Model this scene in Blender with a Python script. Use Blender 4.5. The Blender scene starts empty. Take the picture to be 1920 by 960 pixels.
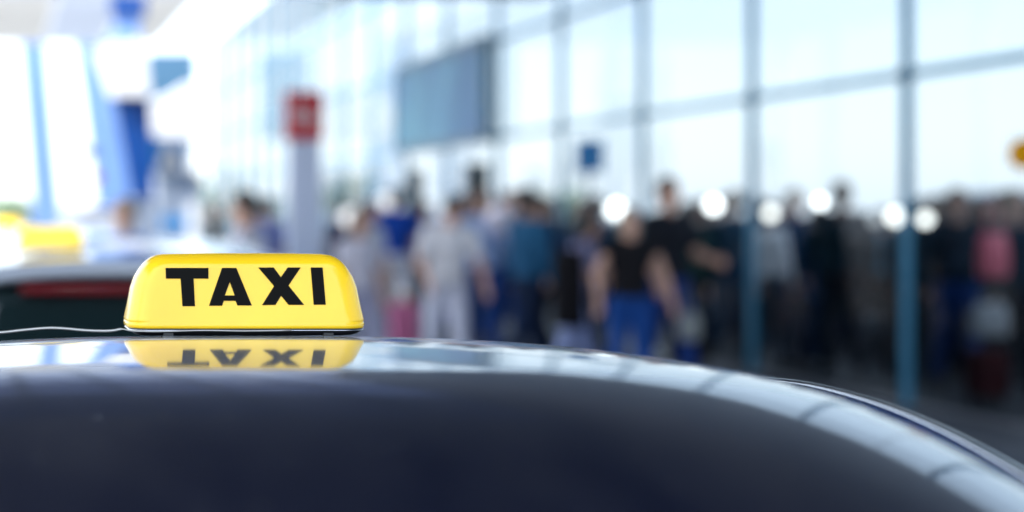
import bpy, bmesh, math, random
from mathutils import Vector, Matrix
random.seed(7)
R = math.radians
S = bpy.context.scene
COL = S.collection

# ------------------------------------------------------------------ camera
F = 3300.0                      # focal length in photograph pixels (1920 wide)
CZ = 1.60                       # camera height above the road
cd = bpy.data.cameras.new('camera')
cam = bpy.data.objects.new('camera', cd)
COL.objects.link(cam)
cam.location = (0, 0, CZ)
cam.rotation_euler = (R(90), 0, 0)
cd.sensor_width = 36
cd.lens = F / 1920 * 36
cd.shift_x = 0.5                # the photograph is the right half of a wider frame
cd.shift_y = -80 / 1920
cd.clip_start = 0.05
cd.clip_end = 6000
cd.dof.use_dof = True
cd.dof.focus_distance = 2.12
cd.dof.aperture_fstop = 1.95
S.camera = cam

# ------------------------------------------------------------------ light
SUN_EL, SUN_AZ = 48.0, -110.0    # azimuth from +Y, clockwise
w = bpy.data.worlds.new('World')
S.world = w
w.use_nodes = True
nt = w.node_tree
sky = nt.nodes.new('ShaderNodeTexSky')
sky.sky_type = 'NISHITA'
sky.sun_disc = False
sky.sun_elevation = R(SUN_EL)
sky.sun_rotation = R(SUN_AZ)
sky.air_density = 1.2
sky.dust_density = 1.0
sky.ozone_density = 2.0
bg = nt.nodes['Background']
bg.inputs['Strength'].default_value = 0.15
# bright thin overcast haze over the blue: the sky is mixed with an even cool white
mixn = nt.nodes.new('ShaderNodeMix'); mixn.data_type = 'RGBA'
mixn.inputs[0].default_value = 0.65
mixn.inputs[7].default_value = (5.5, 6.1, 6.9, 1)
nt.links.new(sky.outputs[0], mixn.inputs[6])
nt.links.new(mixn.outputs[2], bg.inputs['Color'])
sl = bpy.data.lights.new('sun', 'SUN')
sl.energy = 4.0
sl.angle = R(0.5)
sl.color = (1.0, 0.95, 0.88)
sun = bpy.data.objects.new('sun', sl)
COL.objects.link(sun)
sd = Vector((math.sin(R(SUN_AZ)) * math.cos(R(SUN_EL)), math.cos(R(SUN_AZ)) * math.cos(R(SUN_EL)), math.sin(R(SUN_EL))))
sun.rotation_euler = sd.to_track_quat('Z', 'Y').to_euler()
sun.location = (0, 40, 60)
vs = S.view_settings
vs.view_transform = 'Standard'
vs.look = 'None'
vs.exposure = 1.65
vs.gamma = 1.0
vs.use_curve_mapping = False
try:
    S.cycles.use_denoising = True
    S.cycles.max_bounces = 8
    S.cycles.transparent_max_bounces = 24
    S.cycles.sample_clamp_indirect = 6
except Exception:
    pass

# ------------------------------------------------------------------ materials
def mat(name, col, rough=0.5, metal=0.0, spec=0.5, noise=0.0, nscale=8.0, bump=0.0, bscale=60.0, coat=0.0, trans=0.0, ior=1.5, sss=0.0, emit=None, estr=0.0):
    m = bpy.data.materials.new(name)
    m.use_nodes = True
    t = m.node_tree
    b = t.nodes['Principled BSDF']
    b.inputs['Base Color'].default_value = (*col, 1)
    b.inputs['Roughness'].default_value = rough
    b.inputs['Metallic'].default_value = metal
    b.inputs['Specular IOR Level'].default_value = spec
    b.inputs['IOR'].default_value = ior
    if coat:
        b.inputs['Coat Weight'].default_value = coat
        b.inputs['Coat Roughness'].default_value = 0.02
    if trans:
        b.inputs['Transmission Weight'].default_value = trans
    if sss:
        b.inputs['Subsurface Weight'].default_value = sss
        b.inputs['Subsurface Radius'].default_value = (0.02, 0.014, 0.004)
        b.inputs['Subsurface Scale'].default_value = 1.0
    if emit:
        b.inputs['Emission Color'].default_value = (*emit, 1)
        b.inputs['Emission Strength'].default_value = estr
    if noise or bump:
        tc = t.nodes.new('ShaderNodeTexCoord')
    if noise:
        n = t.nodes.new('ShaderNodeTexNoise')
        n.inputs['Scale'].default_value = nscale
        n.inputs['Detail'].default_value = 6
        t.links.new(tc.outputs['Object'], n.inputs['Vector'])
        r = t.nodes.new('ShaderNodeValToRGB')
        r.color_ramp.elements[0].position = 0.3
        r.color_ramp.elements[1].position = 0.7
        r.color_ramp.elements[0].color = (*[c * (1 - noise) for c in col], 1)
        r.color_ramp.elements[1].color = (*[min(1, c * (1 + noise)) for c in col], 1)
        t.links.new(n.outputs['Fac'], r.inputs['Fac'])
        t.links.new(r.outputs['Color'], b.inputs['Base Color'])
    if bump:
        n2 = t.nodes.new('ShaderNodeTexNoise')
        n2.inputs['Scale'].default_value = bscale
        n2.inputs['Detail'].default_value = 4
        t.links.new(tc.outputs['Object'], n2.inputs['Vector'])
        bp = t.nodes.new('ShaderNodeBump')
        bp.inputs['Strength'].default_value = bump
        bp.inputs['Distance'].default_value = 0.01
        t.links.new(n2.outputs['Fac'], bp.inputs['Height'])
        t.links.new(bp.outputs['Normal'], b.inputs['Normal'])
    return m

def glass_mat(name, tint, rough=0.0):
    """thin pane: mirror reflection by Fresnel, the rest passes straight through, tinted"""
    m = bpy.data.materials.new(name)
    m.use_nodes = True
    t = m.node_tree
    t.nodes.clear()
    o = t.nodes.new('ShaderNodeOutputMaterial')
    mx = t.nodes.new('ShaderNodeMixShader')
    lw = t.nodes.new('ShaderNodeLayerWeight')
    pw = t.nodes.new('ShaderNodeMath'); pw.operation = 'POWER'; pw.inputs[1].default_value = 5
    t.links.new(lw.outputs['Facing'], pw.inputs[0])
    fr = t.nodes.new('ShaderNodeMath'); fr.operation = 'MULTIPLY_ADD'; fr.inputs[1].default_value = 0.80; fr.inputs[2].default_value = 0.008
    t.links.new(pw.outputs[0], fr.inputs[0])
    tr = t.nodes.new('ShaderNodeBsdfTransparent')
    tr.inputs['Color'].default_value = (*tint, 1)
    gl = t.nodes.new('ShaderNodeBsdfGlossy')
    gl.inputs['Roughness'].default_value = rough
    t.links.new(fr.outputs[0], mx.inputs[0])
    t.links.new(tr.outputs[0], mx.inputs[1])
    t.links.new(gl.outputs[0], mx.inputs[2])
    t.links.new(mx.outputs[0], o.inputs['Surface'])
    return m

def paint_mat(name, col, flake, dust=0.05, rough=0.28, metal=0.35):
    """metallic car paint: flaky base under clear coat with a thin uneven film of dust"""
    m = bpy.data.materials.new(name)
    m.use_nodes = True
    t = m.node_tree
    b = t.nodes['Principled BSDF']
    tc = t.nodes.new('ShaderNodeTexCoord')
    n = t.nodes.new('ShaderNodeTexNoise')
    n.inputs['Scale'].default_value = 420
    n.inputs['Detail'].default_value = 2
    t.links.new(tc.outputs['Object'], n.inputs['Vector'])
    r = t.nodes.new('ShaderNodeValToRGB')
    r.color_ramp.elements[0].position = 0.35
    r.color_ramp.elements[1].position = 0.75
    r.color_ramp.elements[0].color = (*col, 1)
    r.color_ramp.elements[1].color = (*flake, 1)
    t.links.new(n.outputs['Fac'], r.inputs['Fac'])
    t.links.new(r.outputs['Color'], b.inputs['Base Color'])
    b.inputs['Metallic'].default_value = metal
    b.inputs['Roughness'].default_value = rough
    b.inputs['Coat Weight'].default_value = 1.0
    b.inputs['Coat Roughness'].default_value = 0.05
    b.inputs['Sheen Weight'].default_value = 0.10
    b.inputs['Sheen Roughness'].default_value = 0.22
    b.inputs['Sheen Tint'].default_value = (0.6, 0.72, 1.0, 1)
    # dust: soft streaky film plus small specks
    mp = t.nodes.new('ShaderNodeMapping')
    mp.inputs['Scale'].default_value = (5, 1.6, 4)
    t.links.new(tc.outputs['Object'], mp.inputs['Vector'])
    n2 = t.nodes.new('ShaderNodeTexNoise')
    n2.inputs['Scale'].default_value = 2.4
    n2.inputs['Detail'].default_value = 8
    n2.inputs['Roughness'].default_value = 0.7
    t.links.new(mp.outputs[0], n2.inputs['Vector'])
    r2 = t.nodes.new('ShaderNodeMapRange')
    r2.inputs['From Min'].default_value = 0.35
    r2.inputs['From Max'].default_value = 0.8
    r2.inputs['To Min'].default_value = 0.0
    r2.inputs['To Max'].default_value = dust
    t.links.new(n2.outputs['Fac'], r2.inputs['Value'])
    v = t.nodes.new('ShaderNodeTexVoronoi')
    v.inputs['Scale'].default_value = 34
    t.links.new(tc.outputs['Object'], v.inputs['Vector'])
    r3 = t.nodes.new('ShaderNodeMapRange')
    r3.inputs['From Min'].default_value = 0.10
    r3.inputs['From Max'].default_value = 0.03
    r3.inputs['To Min'].default_value = 0.0
    r3.inputs['To Max'].default_value = dust * 8
    t.links.new(v.outputs['Distance'], r3.inputs['Value'])
    ad = t.nodes.new('ShaderNodeMath')
    ad.operation = 'ADD'
    ad.use_clamp = True
    t.links.new(r2.outputs[0], ad.inputs[0])
    t.links.new(r3.outputs[0], ad.inputs[1])
    df = t.nodes.new('ShaderNodeBsdfDiffuse')
    df.inputs['Color'].default_value = (0.30, 0.30, 0.31, 1)
    n4 = t.nodes.new('ShaderNodeTexNoise')      # faint waviness of the pressed panel
    n4.inputs['Scale'].default_value = 6
    n4.inputs['Detail'].default_value = 2
    t.links.new(tc.outputs['Object'], n4.inputs['Vector'])
    bp = t.nodes.new('ShaderNodeBump')
    bp.inputs['Strength'].default_value = 1.0
    bp.inputs['Distance'].default_value = 0.00022
    t.links.new(n4.outputs['Fac'], bp.inputs['Height'])
    t.links.new(bp.outputs['Normal'], b.inputs['Normal'])
    t.links.new(bp.outputs['Normal'], b.inputs['Coat Normal'])
    mx = t.nodes.new('ShaderNodeMixShader')
    t.links.new(ad.outputs[0], mx.inputs[0])
    t.links.new(b.outputs[0], mx.inputs[1])
    t.links.new(df.outputs[0], mx.inputs[2])
    t.links.new(mx.outputs[0], t.nodes['Material Output'].inputs['Surface'])
    return m

def membrane_mat(name, col, tcol):
    """thin sheet that lets daylight glow through"""
    m = bpy.data.materials.new(name)
    m.use_nodes = True
    t = m.node_tree
    t.nodes.clear()
    o = t.nodes.new('ShaderNodeOutputMaterial')
    mx = t.nodes.new('ShaderNodeMixShader'); mx.inputs[0].default_value = 0.65
    df = t.nodes.new('ShaderNodeBsdfDiffuse'); df.inputs['Color'].default_value = (*col, 1)
    tr = t.nodes.new('ShaderNodeBsdfTranslucent'); tr.inputs['Color'].default_value = (*tcol, 1)
    t.links.new(df.outputs[0], mx.inputs[1]); t.links.new(tr.outputs[0], mx.inputs[2])
    t.links.new(mx.outputs[0], o.inputs['Surface'])
    return m

M = dict(
    membrane=membrane_mat('membrane', (0.75, 0.77, 0.80), (0.52, 0.55, 0.60)),
    membrane_beige=membrane_mat('membrane_beige', (0.75, 0.75, 0.74), (0.55, 0.55, 0.54)),
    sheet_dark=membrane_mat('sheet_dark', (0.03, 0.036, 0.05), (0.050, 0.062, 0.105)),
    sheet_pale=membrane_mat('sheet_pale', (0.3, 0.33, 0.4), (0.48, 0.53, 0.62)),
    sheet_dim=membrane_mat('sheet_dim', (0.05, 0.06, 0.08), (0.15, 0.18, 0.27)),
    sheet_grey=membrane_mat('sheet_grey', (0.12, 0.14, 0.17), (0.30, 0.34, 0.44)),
    membrane_blue=membrane_mat('membrane_blue', (0.7, 0.76, 0.80), (0.50, 0.57, 0.64)),
    navy_paint=paint_mat('navy_paint', (0.003, 0.005, 0.018), (0.010, 0.016, 0.046), dust=0.045),
    silver_paint=paint_mat('silver_paint', (0.42, 0.47, 0.56), (0.55, 0.59, 0.67), dust=0.02, metal=0.1),
    white_paint=mat('white_paint', (0.80, 0.80, 0.81), 0.25, coat=0.6),
    yellow_paint=mat('yellow_paint', (0.80, 0.62, 0.05), 0.3, coat=0.5),
    black_paint=mat('black_paint', (0.012, 0.014, 0.018), 0.2, coat=0.6),
    trim=mat('trim', (0.018, 0.05, 0.17), 0.12, coat=0.5),
    rim_paint=mat('rim_paint', (0.02, 0.03, 0.06), 0.05, coat=1.0),
    chrome=mat('chrome', (0.75, 0.77, 0.80), 0.12, metal=1.0),
    black_plastic=mat('black_plastic', (0.012, 0.012, 0.014), 0.35, bump=0.05, bscale=300),
    rubber=mat('rubber', (0.02, 0.02, 0.02), 0.8),
    car_glass=mat('car_glass', (0.010, 0.022, 0.024), 0.03, spec=0.6),
    interior=mat('interior', (0.02, 0.02, 0.022), 0.8),
    red_lens=mat('red_lens', (0.18, 0.005, 0.010), 0.15, coat=0.6),
    clear_lens=mat('clear_lens', (0.75, 0.77, 0.80), 0.1, coat=0.6),
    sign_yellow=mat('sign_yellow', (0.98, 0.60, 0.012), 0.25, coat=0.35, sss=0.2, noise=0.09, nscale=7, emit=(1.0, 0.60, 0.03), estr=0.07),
    sign_lit=mat('sign_lit', (0.98, 0.66, 0.03), 0.3, sss=0.2, emit=(1.0, 0.70, 0.08), estr=0.30),  # emission added so the signs farther ahead look sunlit
    letter_black=mat('letter_black', (0.003, 0.0025, 0.002), 0.3, spec=0.06),
    wire=mat('wire', (0.50, 0.49, 0.47), 0.35, metal=0.6),
    ground=mat('ground', (0.20, 0.22, 0.25), 0.9, noise=0.15, nscale=0.6),
    asphalt=mat('asphalt', (0.055, 0.056, 0.06), 0.85, noise=0.3, nscale=3, bump=0.4, bscale=200),
    paving=mat('paving', (0.05, 0.060, 0.090), 0.8, noise=0.15, nscale=2.5),
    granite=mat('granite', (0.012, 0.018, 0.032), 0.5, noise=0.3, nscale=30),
    kerb=mat('kerb', (0.36, 0.36, 0.36), 0.8, noise=0.15, nscale=5),
    mark=mat('mark', (0.75, 0.75, 0.73), 0.7, noise=0.1, nscale=6),
    mullion=mat('mullion', (0.05, 0.22, 0.36), 0.35, metal=0.2),
    node=mat('node', (0.012, 0.075, 0.15), 0.35, metal=0.2),
    pane=glass_mat('pane', (0.345, 0.39, 0.425)),
    frosted=mat('frosted', (0.78, 0.80, 0.83), 0.35),
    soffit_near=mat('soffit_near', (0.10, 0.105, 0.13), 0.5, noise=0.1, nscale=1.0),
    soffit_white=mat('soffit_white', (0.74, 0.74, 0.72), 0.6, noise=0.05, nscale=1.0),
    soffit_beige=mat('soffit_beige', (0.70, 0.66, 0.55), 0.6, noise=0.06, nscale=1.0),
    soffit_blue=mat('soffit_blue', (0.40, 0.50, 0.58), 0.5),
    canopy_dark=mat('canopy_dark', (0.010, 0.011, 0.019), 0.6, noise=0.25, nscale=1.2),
    canopy_top=mat('canopy_top', (0.25, 0.26, 0.28), 0.7),
    steel=mat('steel', (0.35, 0.37, 0.40), 0.35, metal=0.8),
    pole_grey=mat('pole_grey', (0.42, 0.44, 0.48), 0.45, metal=0.3),
    pylon_lav=mat('pylon_lav', (0.66, 0.73, 0.92), 0.4, noise=0.03, nscale=2),
    sign_red=mat('sign_red', (0.62, 0.003, 0.018), 0.45, spec=0.08),
    sign_blue=mat('sign_blue', (0.014, 0.21, 0.52), 0.35),
    deep_blue=mat('deep_blue', (0.002, 0.055, 0.26), 0.35, noise=0.06, nscale=1),
    pale_blue=mat('pale_blue', (0.17, 0.30, 0.60), 0.4, noise=0.04, nscale=1),
    slat_blue=mat('slat_blue', (0.09, 0.21, 0.33), 0.45),
    kiosk_grey=mat('kiosk_grey', (0.22, 0.27, 0.36), 0.5, noise=0.1, nscale=1.5),
    lobby_grey=mat('lobby_grey', (0.42, 0.44, 0.52), 0.5),
    white=mat('white', (0.82, 0.82, 0.83), 0.5),
    display_frame=mat('display_frame', (0.03, 0.12, 0.19), 0.4),
    teal_dark=mat('teal_dark', (0.008, 0.045, 0.075), 0.3),
    counter=mat('counter', (0.010, 0.034, 0.050), 0.4, noise=0.25, nscale=2),
    counter_top=mat('counter_top', (0.05, 0.08, 0.10), 0.3),
    hall_floor=mat('hall_floor', (0.012, 0.018, 0.028), 0.55, noise=0.2, nscale=2),
    lamp=mat('lamp', (0.9, 0.9, 0.9), 0.4, emit=(1.0, 0.97, 0.90), estr=4.5),  # glow of the balls that stand in for sun glints
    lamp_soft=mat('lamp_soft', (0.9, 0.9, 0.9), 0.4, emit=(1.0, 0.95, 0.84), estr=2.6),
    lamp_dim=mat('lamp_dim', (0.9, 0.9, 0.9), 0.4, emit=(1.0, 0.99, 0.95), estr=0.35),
    orange=mat('orange', (1.0, 0.42, 0.002), 0.5, spec=0.1),
    trunk=mat('trunk', (0.09, 0.07, 0.05), 0.9, noise=0.3, nscale=6),
    leaf=mat('leaf', (0.055, 0.12, 0.045), 0.6, noise=0.5, nscale=1.5),
    leaf_pale=mat('leaf_pale', (0.12, 0.20, 0.09), 0.6, noise=0.4, nscale=1.5),
    skin=mat('skin', (0.62, 0.36, 0.27), 0.5, noise=0.06, nscale=20),
    skin_tan=mat('skin_tan', (0.36, 0.20, 0.14), 0.5, noise=0.06, nscale=20),
    eye=mat('eye', (0.05, 0.03, 0.02), 0.1),
    hair_dark=mat('hair_dark', (0.010, 0.008, 0.007), 0.45, noise=0.4, nscale=60),
    hair_brown=mat('hair_brown', (0.06, 0.03, 0.02), 0.45, noise=0.4, nscale=60),
    hair_blond=mat('hair_blond', (0.30, 0.25, 0.18), 0.45, noise=0.3, nscale=60),
    shoe=mat('shoe', (0.02, 0.02, 0.022), 0.5),
)
_cloth = {}
def cloth(col):
    k = tuple(col)
    if k not in _cloth:
        _cloth[k] = mat('fabric', col, 0.85, spec=0.2, noise=0.18, nscale=14, bump=0.3, bscale=180)
    return _cloth[k]

def display_material():
    """flat print: soft pale patches on a blue-grey picture"""
    m = bpy.data.materials.new('display_print')
    m.use_nodes = True
    t = m.node_tree
    b = t.nodes['Principled BSDF']
    b.inputs['Roughness'].default_value = 0.5
    b.inputs['Specular IOR Level'].default_value = 0.2
    tc = t.nodes.new('ShaderNodeTexCoord')
    n = t.nodes.new('ShaderNodeTexNoise')
    n.inputs['Scale'].default_value = 0.55
    n.inputs['Detail'].default_value = 2
    t.links.new(tc.outputs['Object'], n.inputs['Vector'])
    r = t.nodes.new('ShaderNodeValToRGB')
    e = r.color_ramp.elements
    e[0].position = 0.36; e[0].color = (0.11, 0.24, 0.42, 1)
    e[1].position = 0.66; e[1].color = (0.19, 0.44, 0.52, 1)
    c = r.color_ramp.elements.new(0.5); c.color = (0.14, 0.33, 0.46, 1)
    t.links.new(n.outputs['Fac'], r.inputs['Fac'])
    t.links.new(r.outputs[0], b.inputs['Base Color'])
    return m
M['display'] = display_material()

# ------------------------------------------------------------------ mesh helpers
class MB:
    def __init__(s):
        s.v, s.f = [], []
    def add(s, vs_, fs):
        o = len(s.v)
        s.v += [tuple(p) for p in vs_]
        s.f += [tuple(o + i for i in q) for q in fs]
        return s
    def box(s, x0, x1, y0, y1, z0, z1):
        return s.add([(x0, y0, z0), (x1, y0, z0), (x1, y1, z0), (x0, y1, z0), (x0, y0, z1), (x1, y0, z1), (x1, y1, z1), (x0, y1, z1)],
                     [(0, 3, 2, 1), (4, 5, 6, 7), (0, 1, 5, 4), (1, 2, 6, 5), (2, 3, 7, 6), (3, 0, 4, 7)])
    def prism(s, pts, y0, y1):
        """polygon in x,z extruded along y"""
        n = len(pts)
        s.add([(x, y0, z) for x, z in pts] + [(x, y1, z) for x, z in pts],
              [tuple(range(n)), tuple(range(2 * n - 1, n - 1, -1))] + [((i + 1) % n, i, n + i, n + (i + 1) % n) for i in range(n)])
        return s
    def tube(s, pts, rs, seg=10, caps=True, round_=False):
        pts = [Vector(p) for p in pts]
        if not hasattr(rs, '__len__'):
            rs = [rs] * len(pts)
        rs = list(rs)
        if round_:      # hemispherical ends
            d0 = (pts[0] - pts[1]).normalized(); d1 = (pts[-1] - pts[-2]).normalized()
            P, Q = [], []
            for a in (80, 50, 25):
                P.append(pts[0] + d0 * rs[0] * math.sin(R(a))); Q.append(rs[0] * math.cos(R(a)))
            P += pts; Q += rs
            for a in (25, 50, 80):
                P.append(pts[-1] + d1 * rs[-1] * math.sin(R(a))); Q.append(rs[-1] * math.cos(R(a)))
            pts, rs = P, Q
        V, Fc = [], []
        up = None
        for i, p in enumerate(pts):
            t = (pts[min(i + 1, len(pts) - 1)] - pts[max(i - 1, 0)]).normalized()
            if up is None:
                up = t.orthogonal().normalized()
            up = (up - t * up.dot(t))
            up = up.normalized() if up.length > 1e-6 else t.orthogonal().normalized()
            sd_ = t.cross(up)
            for k in range(seg):
                a = 2 * math.pi * k / seg
                V.append(p + (up * math.cos(a) + sd_ * math.sin(a)) * rs[i])
        n = len(pts)
        for i in range(n - 1):
            for k in range(seg):
                a, b = i * seg + k, i * seg + (k + 1) % seg
                Fc.append((a, b, b + seg, a + seg))
        if caps:
            Fc.append(tuple(range(seg - 1, -1, -1)))
            Fc.append(tuple((n - 1) * seg + k for k in range(seg)))
        return s.add(V, Fc)
    def ell(s, c, r, rot=None, nu=12, nv=8):
        V, Fc = [], []
        c = Vector(c)
        V.append(c + (rot @ Vector((0, 0, r[2])) if rot else Vector((0, 0, r[2]))))
        for i in range(1, nv):
            th = math.pi * i / nv
            for k in range(nu):
                a = 2 * math.pi * k / nu
                p = Vector((r[0] * math.sin(th) * math.cos(a), r[1] * math.sin(th) * math.sin(a), r[2] * math.cos(th)))
                V.append(c + (rot @ p if rot else p))
        V.append(c + (rot @ Vector((0, 0, -r[2])) if rot else Vector((0, 0, -r[2]))))
        for k in range(nu):
            Fc.append((0, 1 + k, 1 + (k + 1) % nu))
        for i in range(nv - 2):
            for k in range(nu):
                a, b = 1 + i * nu + k, 1 + i * nu + (k + 1) % nu
                Fc.append((a, a + nu, b + nu, b))
        L = len(V) - 1
        for k in range(nu):
            Fc.append((L, 1 + (nv - 2) * nu + (k + 1) % nu, 1 + (nv - 2) * nu + k))
        return s.add(V, Fc)
    def loft(s, secs, caps=True, closed=True):
        n = len(secs[0])
        V = [p for q in secs for p in q]
        Fc = []
        for i in range(len(secs) - 1):
            for k in range(n if closed else n - 1):
                a, b = i * n + k, i * n + (k + 1) % n
                Fc.append((a, b, b + n, a + n))
        if caps and closed:
            Fc.append(tuple(range(n - 1, -1, -1)))
            Fc.append(tuple((len(secs) - 1) * n + k for k in range(n)))
        return s.add(V, Fc)
    def mesh(s, name, m, smooth=False, fix=True):
        me = bpy.data.meshes.new(name)
        me.from_pydata(s.v, [], s.f)
        if fix:
            bm = bmesh.new(); bm.from_mesh(me)
            bmesh.ops.recalc_face_normals(bm, faces=bm.faces)
            bm.to_mesh(me); bm.free()
        if m:
            me.materials.append(m)
        if smooth:
            me.polygons.foreach_set('use_smooth', [True] * len(me.polygons))
        me.update()
        return me
    def obj(s, name, m, parent=None, smooth=False, bevel=0.0, fix=True, seg=2):
        return link(name, s.mesh(name, m, smooth or bevel > 0, fix), parent, bevel, seg)

def link(name, me, parent=None, bevel=0.0, seg=2):
    o = bpy.data.objects.new(name, me)
    COL.objects.link(o)
    if parent:
        o.parent = parent
    if bevel:
        b = o.modifiers.new('edge', 'BEVEL')
        b.width = bevel; b.segments = seg; b.limit_method = 'ANGLE'; b.angle_limit = R(35)
        b.harden_normals = True
    return o

def tag(o, label, cat, group=None):
    o['label'] = label; o['category'] = cat
    if group: o['group'] = group
    return o
def struct(o, kind='structure'):
    o['kind'] = kind
    return o
def empty(name, loc, label, cat, group=None, rz=0):
    o = bpy.data.objects.new(name, None)
    COL.objects.link(o)
    o.empty_display_size = 0.2
    o.location = loc; o.rotation_euler = (0, 0, rz)
    return tag(o, label, cat, group)
def copy_tree(o, parent=None):
    c = o.copy()
    COL.objects.link(c)
    if parent: c.parent = parent
    for ch in [q for q in o.children]:
        copy_tree(ch, c)
    return c
def W(px, d):                   # world X at depth d for a photograph column
    return px / F * d
def Z(py, d):                   # world height at depth d for a photograph row
    return CZ + (400 - py) / F * d

# ------------------------------------------------------------------ ground
PAVE = 0.12
struct(MB().box(-900, 900, -600, 3000, -0.6, 0).obj('ground', M['ground']))
struct(MB().box(-34, 1.9, -60, 140, 0.001, 0.004).obj('road', M['asphalt']))
struct(MB().box(2.05, 6.2, -30, 75, 0.0, PAVE).obj('pavement', M['paving']))
struct(MB().box(6.2, 7.0, -30, 75, 0.0, PAVE - 0.003).obj('paving_strip', M['granite']))  # darker strip along the foot of the glass wall
struct(MB().box(7.0, 9.6, -20, 60, 0.0, PAVE + 0.004).obj('hall_floor', M['hall_floor']))
kb = empty('kerb', (1.9, 0, 0), 'pale kerb of long stones along the taxi lane', 'kerb')
kb['kind'] = 'structure'
kme = MB().box(0, 0.148, 0.004, 0.996, 0, PAVE + 0.006).mesh('kerb_stone', M['kerb'])
for i in range(60):
    o = link('kerb_stone', kme, kb); o.location = (0, i - 4, 0)
for i in range(18):
    struct(MB().box(-0.96, -0.84, i * 4 - 6, i * 4 - 4, 0.006, 0.009).obj('road_marking', M['mark']))

# ------------------------------------------------------------------ glass facade
XF = 7.0
HT1, HT2, HTOP, HCR = CZ + 1.072, CZ + 2.436, CZ + 3.86, CZ + 5.7
Y0, SP = 13.59, 2.795
ks = list(range(-7, 17))
ysm = [Y0 + SP * k for k in ks]
fa = empty('glass_facade', (XF, 0, 0), 'long terminal glass wall with teal mullions and tall pale panes', 'glass wall')
mu = MB().box(-0.032, 0.032, -0.027, 0.027, PAVE, HCR).mesh('mullion', M['mullion'])
tr_ = MB().box(-0.026, 0.026, 0.029, SP - 0.029, -0.032, 0.032).mesh('transom', M['mullion'])
nd = MB().box(-0.045, 0.040, -0.045, 0.045, -0.045, 0.045).mesh('joint_plate', M['node'])
pm = {}
for nm, z0, z1 in (('low', PAVE, HT1), ('mid', HT1, HT2), ('top', HT2, HTOP), ('crown', HTOP, HCR)):
    pm[nm] = (MB().add([(0, 0.03, z0 + 0.03), (0, SP - 0.03, z0 + 0.03), (0, SP - 0.03, z1 - 0.03), (0, 0.03, z1 - 0.03)], [(0, 1, 2, 3)]).mesh('pane', M['pane'], fix=False))
for i, y in enumerate(ysm):
    o = link('mullion', mu, fa); o.location = (0, y, 0)
    for zt in (HT1, HT2, HTOP):
        o = link('joint_plate', nd, fa); o.location = (0, y, zt)
    if i < len(ysm) - 1:
        for zt in (HT1, HT2, HTOP):
            o = link('transom', tr_, fa); o.location = (0, y, zt)
        for nm in pm:
            o = link('pane', pm[nm], fa); o.location = (0.02, y, 0)
# roof slab of the hall behind the glass
MBr = MB().box(XF + 0.12, 9.6, -6, 58, HCR + 0.02, HCR + 0.05)
hr = MBr.obj('hall_roof', M['pane']); tag(hr, 'flat glass roof over the hall behind the glass wall', 'roof')

# canopy along the facade
HNEAR = CZ + 2.76
ec = empty('entrance_canopy', (0, 0, HTOP), 'dark flat canopy along the near stretch of the glass wall', 'canopy')
xs = [4.33, 4.95, 5.55, 6.15, 6.90]
cm = [M['membrane_blue'], M['membrane'], M['membrane_beige'], M['membrane_blue']]
YN = 24.2
for i in range(4):
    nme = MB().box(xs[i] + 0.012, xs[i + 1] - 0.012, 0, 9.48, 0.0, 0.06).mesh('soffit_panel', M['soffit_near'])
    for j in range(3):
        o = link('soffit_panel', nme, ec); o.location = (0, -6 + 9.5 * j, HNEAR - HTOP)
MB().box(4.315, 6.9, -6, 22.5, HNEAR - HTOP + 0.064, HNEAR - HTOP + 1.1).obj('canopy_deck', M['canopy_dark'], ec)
# dark canopy over the taxi lane
tcn = empty('taxi_canopy', (0, 0, 5.40), 'dark boarded canopy over the taxi lane', 'canopy')
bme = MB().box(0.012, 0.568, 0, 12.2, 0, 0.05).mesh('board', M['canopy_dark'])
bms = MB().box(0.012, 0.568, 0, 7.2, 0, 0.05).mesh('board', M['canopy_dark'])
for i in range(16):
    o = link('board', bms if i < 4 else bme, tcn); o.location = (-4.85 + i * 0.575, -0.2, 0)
MB().box(-2.56, 4.31, -0.2, 12.0, 0.055, 0.35).obj('canopy_deck', M['canopy_top'], tcn)
for y0_, m_ in ((12.02, 'sheet_dark'), (15.72, 'sheet_dim'), (19.42, 'sheet_grey'), (23.12, 'sheet_pale'), (26.82, 'membrane')):  # unseen sheets added, graded dark to pale to soften the roof reflection
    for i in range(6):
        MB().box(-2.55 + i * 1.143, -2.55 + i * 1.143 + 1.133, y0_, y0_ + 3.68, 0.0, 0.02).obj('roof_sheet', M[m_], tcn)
for i in range(7):  # strips added over joints that showed as streaks in the reflection
    MB().box(-2.56 + i * 1.143 - 0.03, -2.56 + i * 1.143 + 0.03, 12.02, 30.5, 0.023, 0.12).obj('purlin', M['canopy_top'], tcn)
for y0_, m_ in ((22.55, 'sheet_grey'), (26.55, 'sheet_pale')):  # unseen infill added to dim the sky gap mirrored in the roof
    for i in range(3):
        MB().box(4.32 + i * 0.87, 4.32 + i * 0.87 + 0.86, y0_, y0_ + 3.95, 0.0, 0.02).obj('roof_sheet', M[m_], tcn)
for y0_ in (15.71, 19.41, 23.11, 26.81):
    MB().box(-2.52, 4.26, y0_ - 0.03, y0_ + 0.03, 0.123, 0.2).obj('cross_beam', M['canopy_top'], tcn)
MB().box(-4.9, -2.563, -0.2, 7.0, 0.055, 0.35).obj('canopy_deck', M['canopy_top'], tcn)
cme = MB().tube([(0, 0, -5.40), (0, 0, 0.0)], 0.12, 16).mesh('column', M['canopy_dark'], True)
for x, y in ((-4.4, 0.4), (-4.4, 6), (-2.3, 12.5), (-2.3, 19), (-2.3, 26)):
    o = link('column', cme, tcn); o.location = (x, y, 0)

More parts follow.
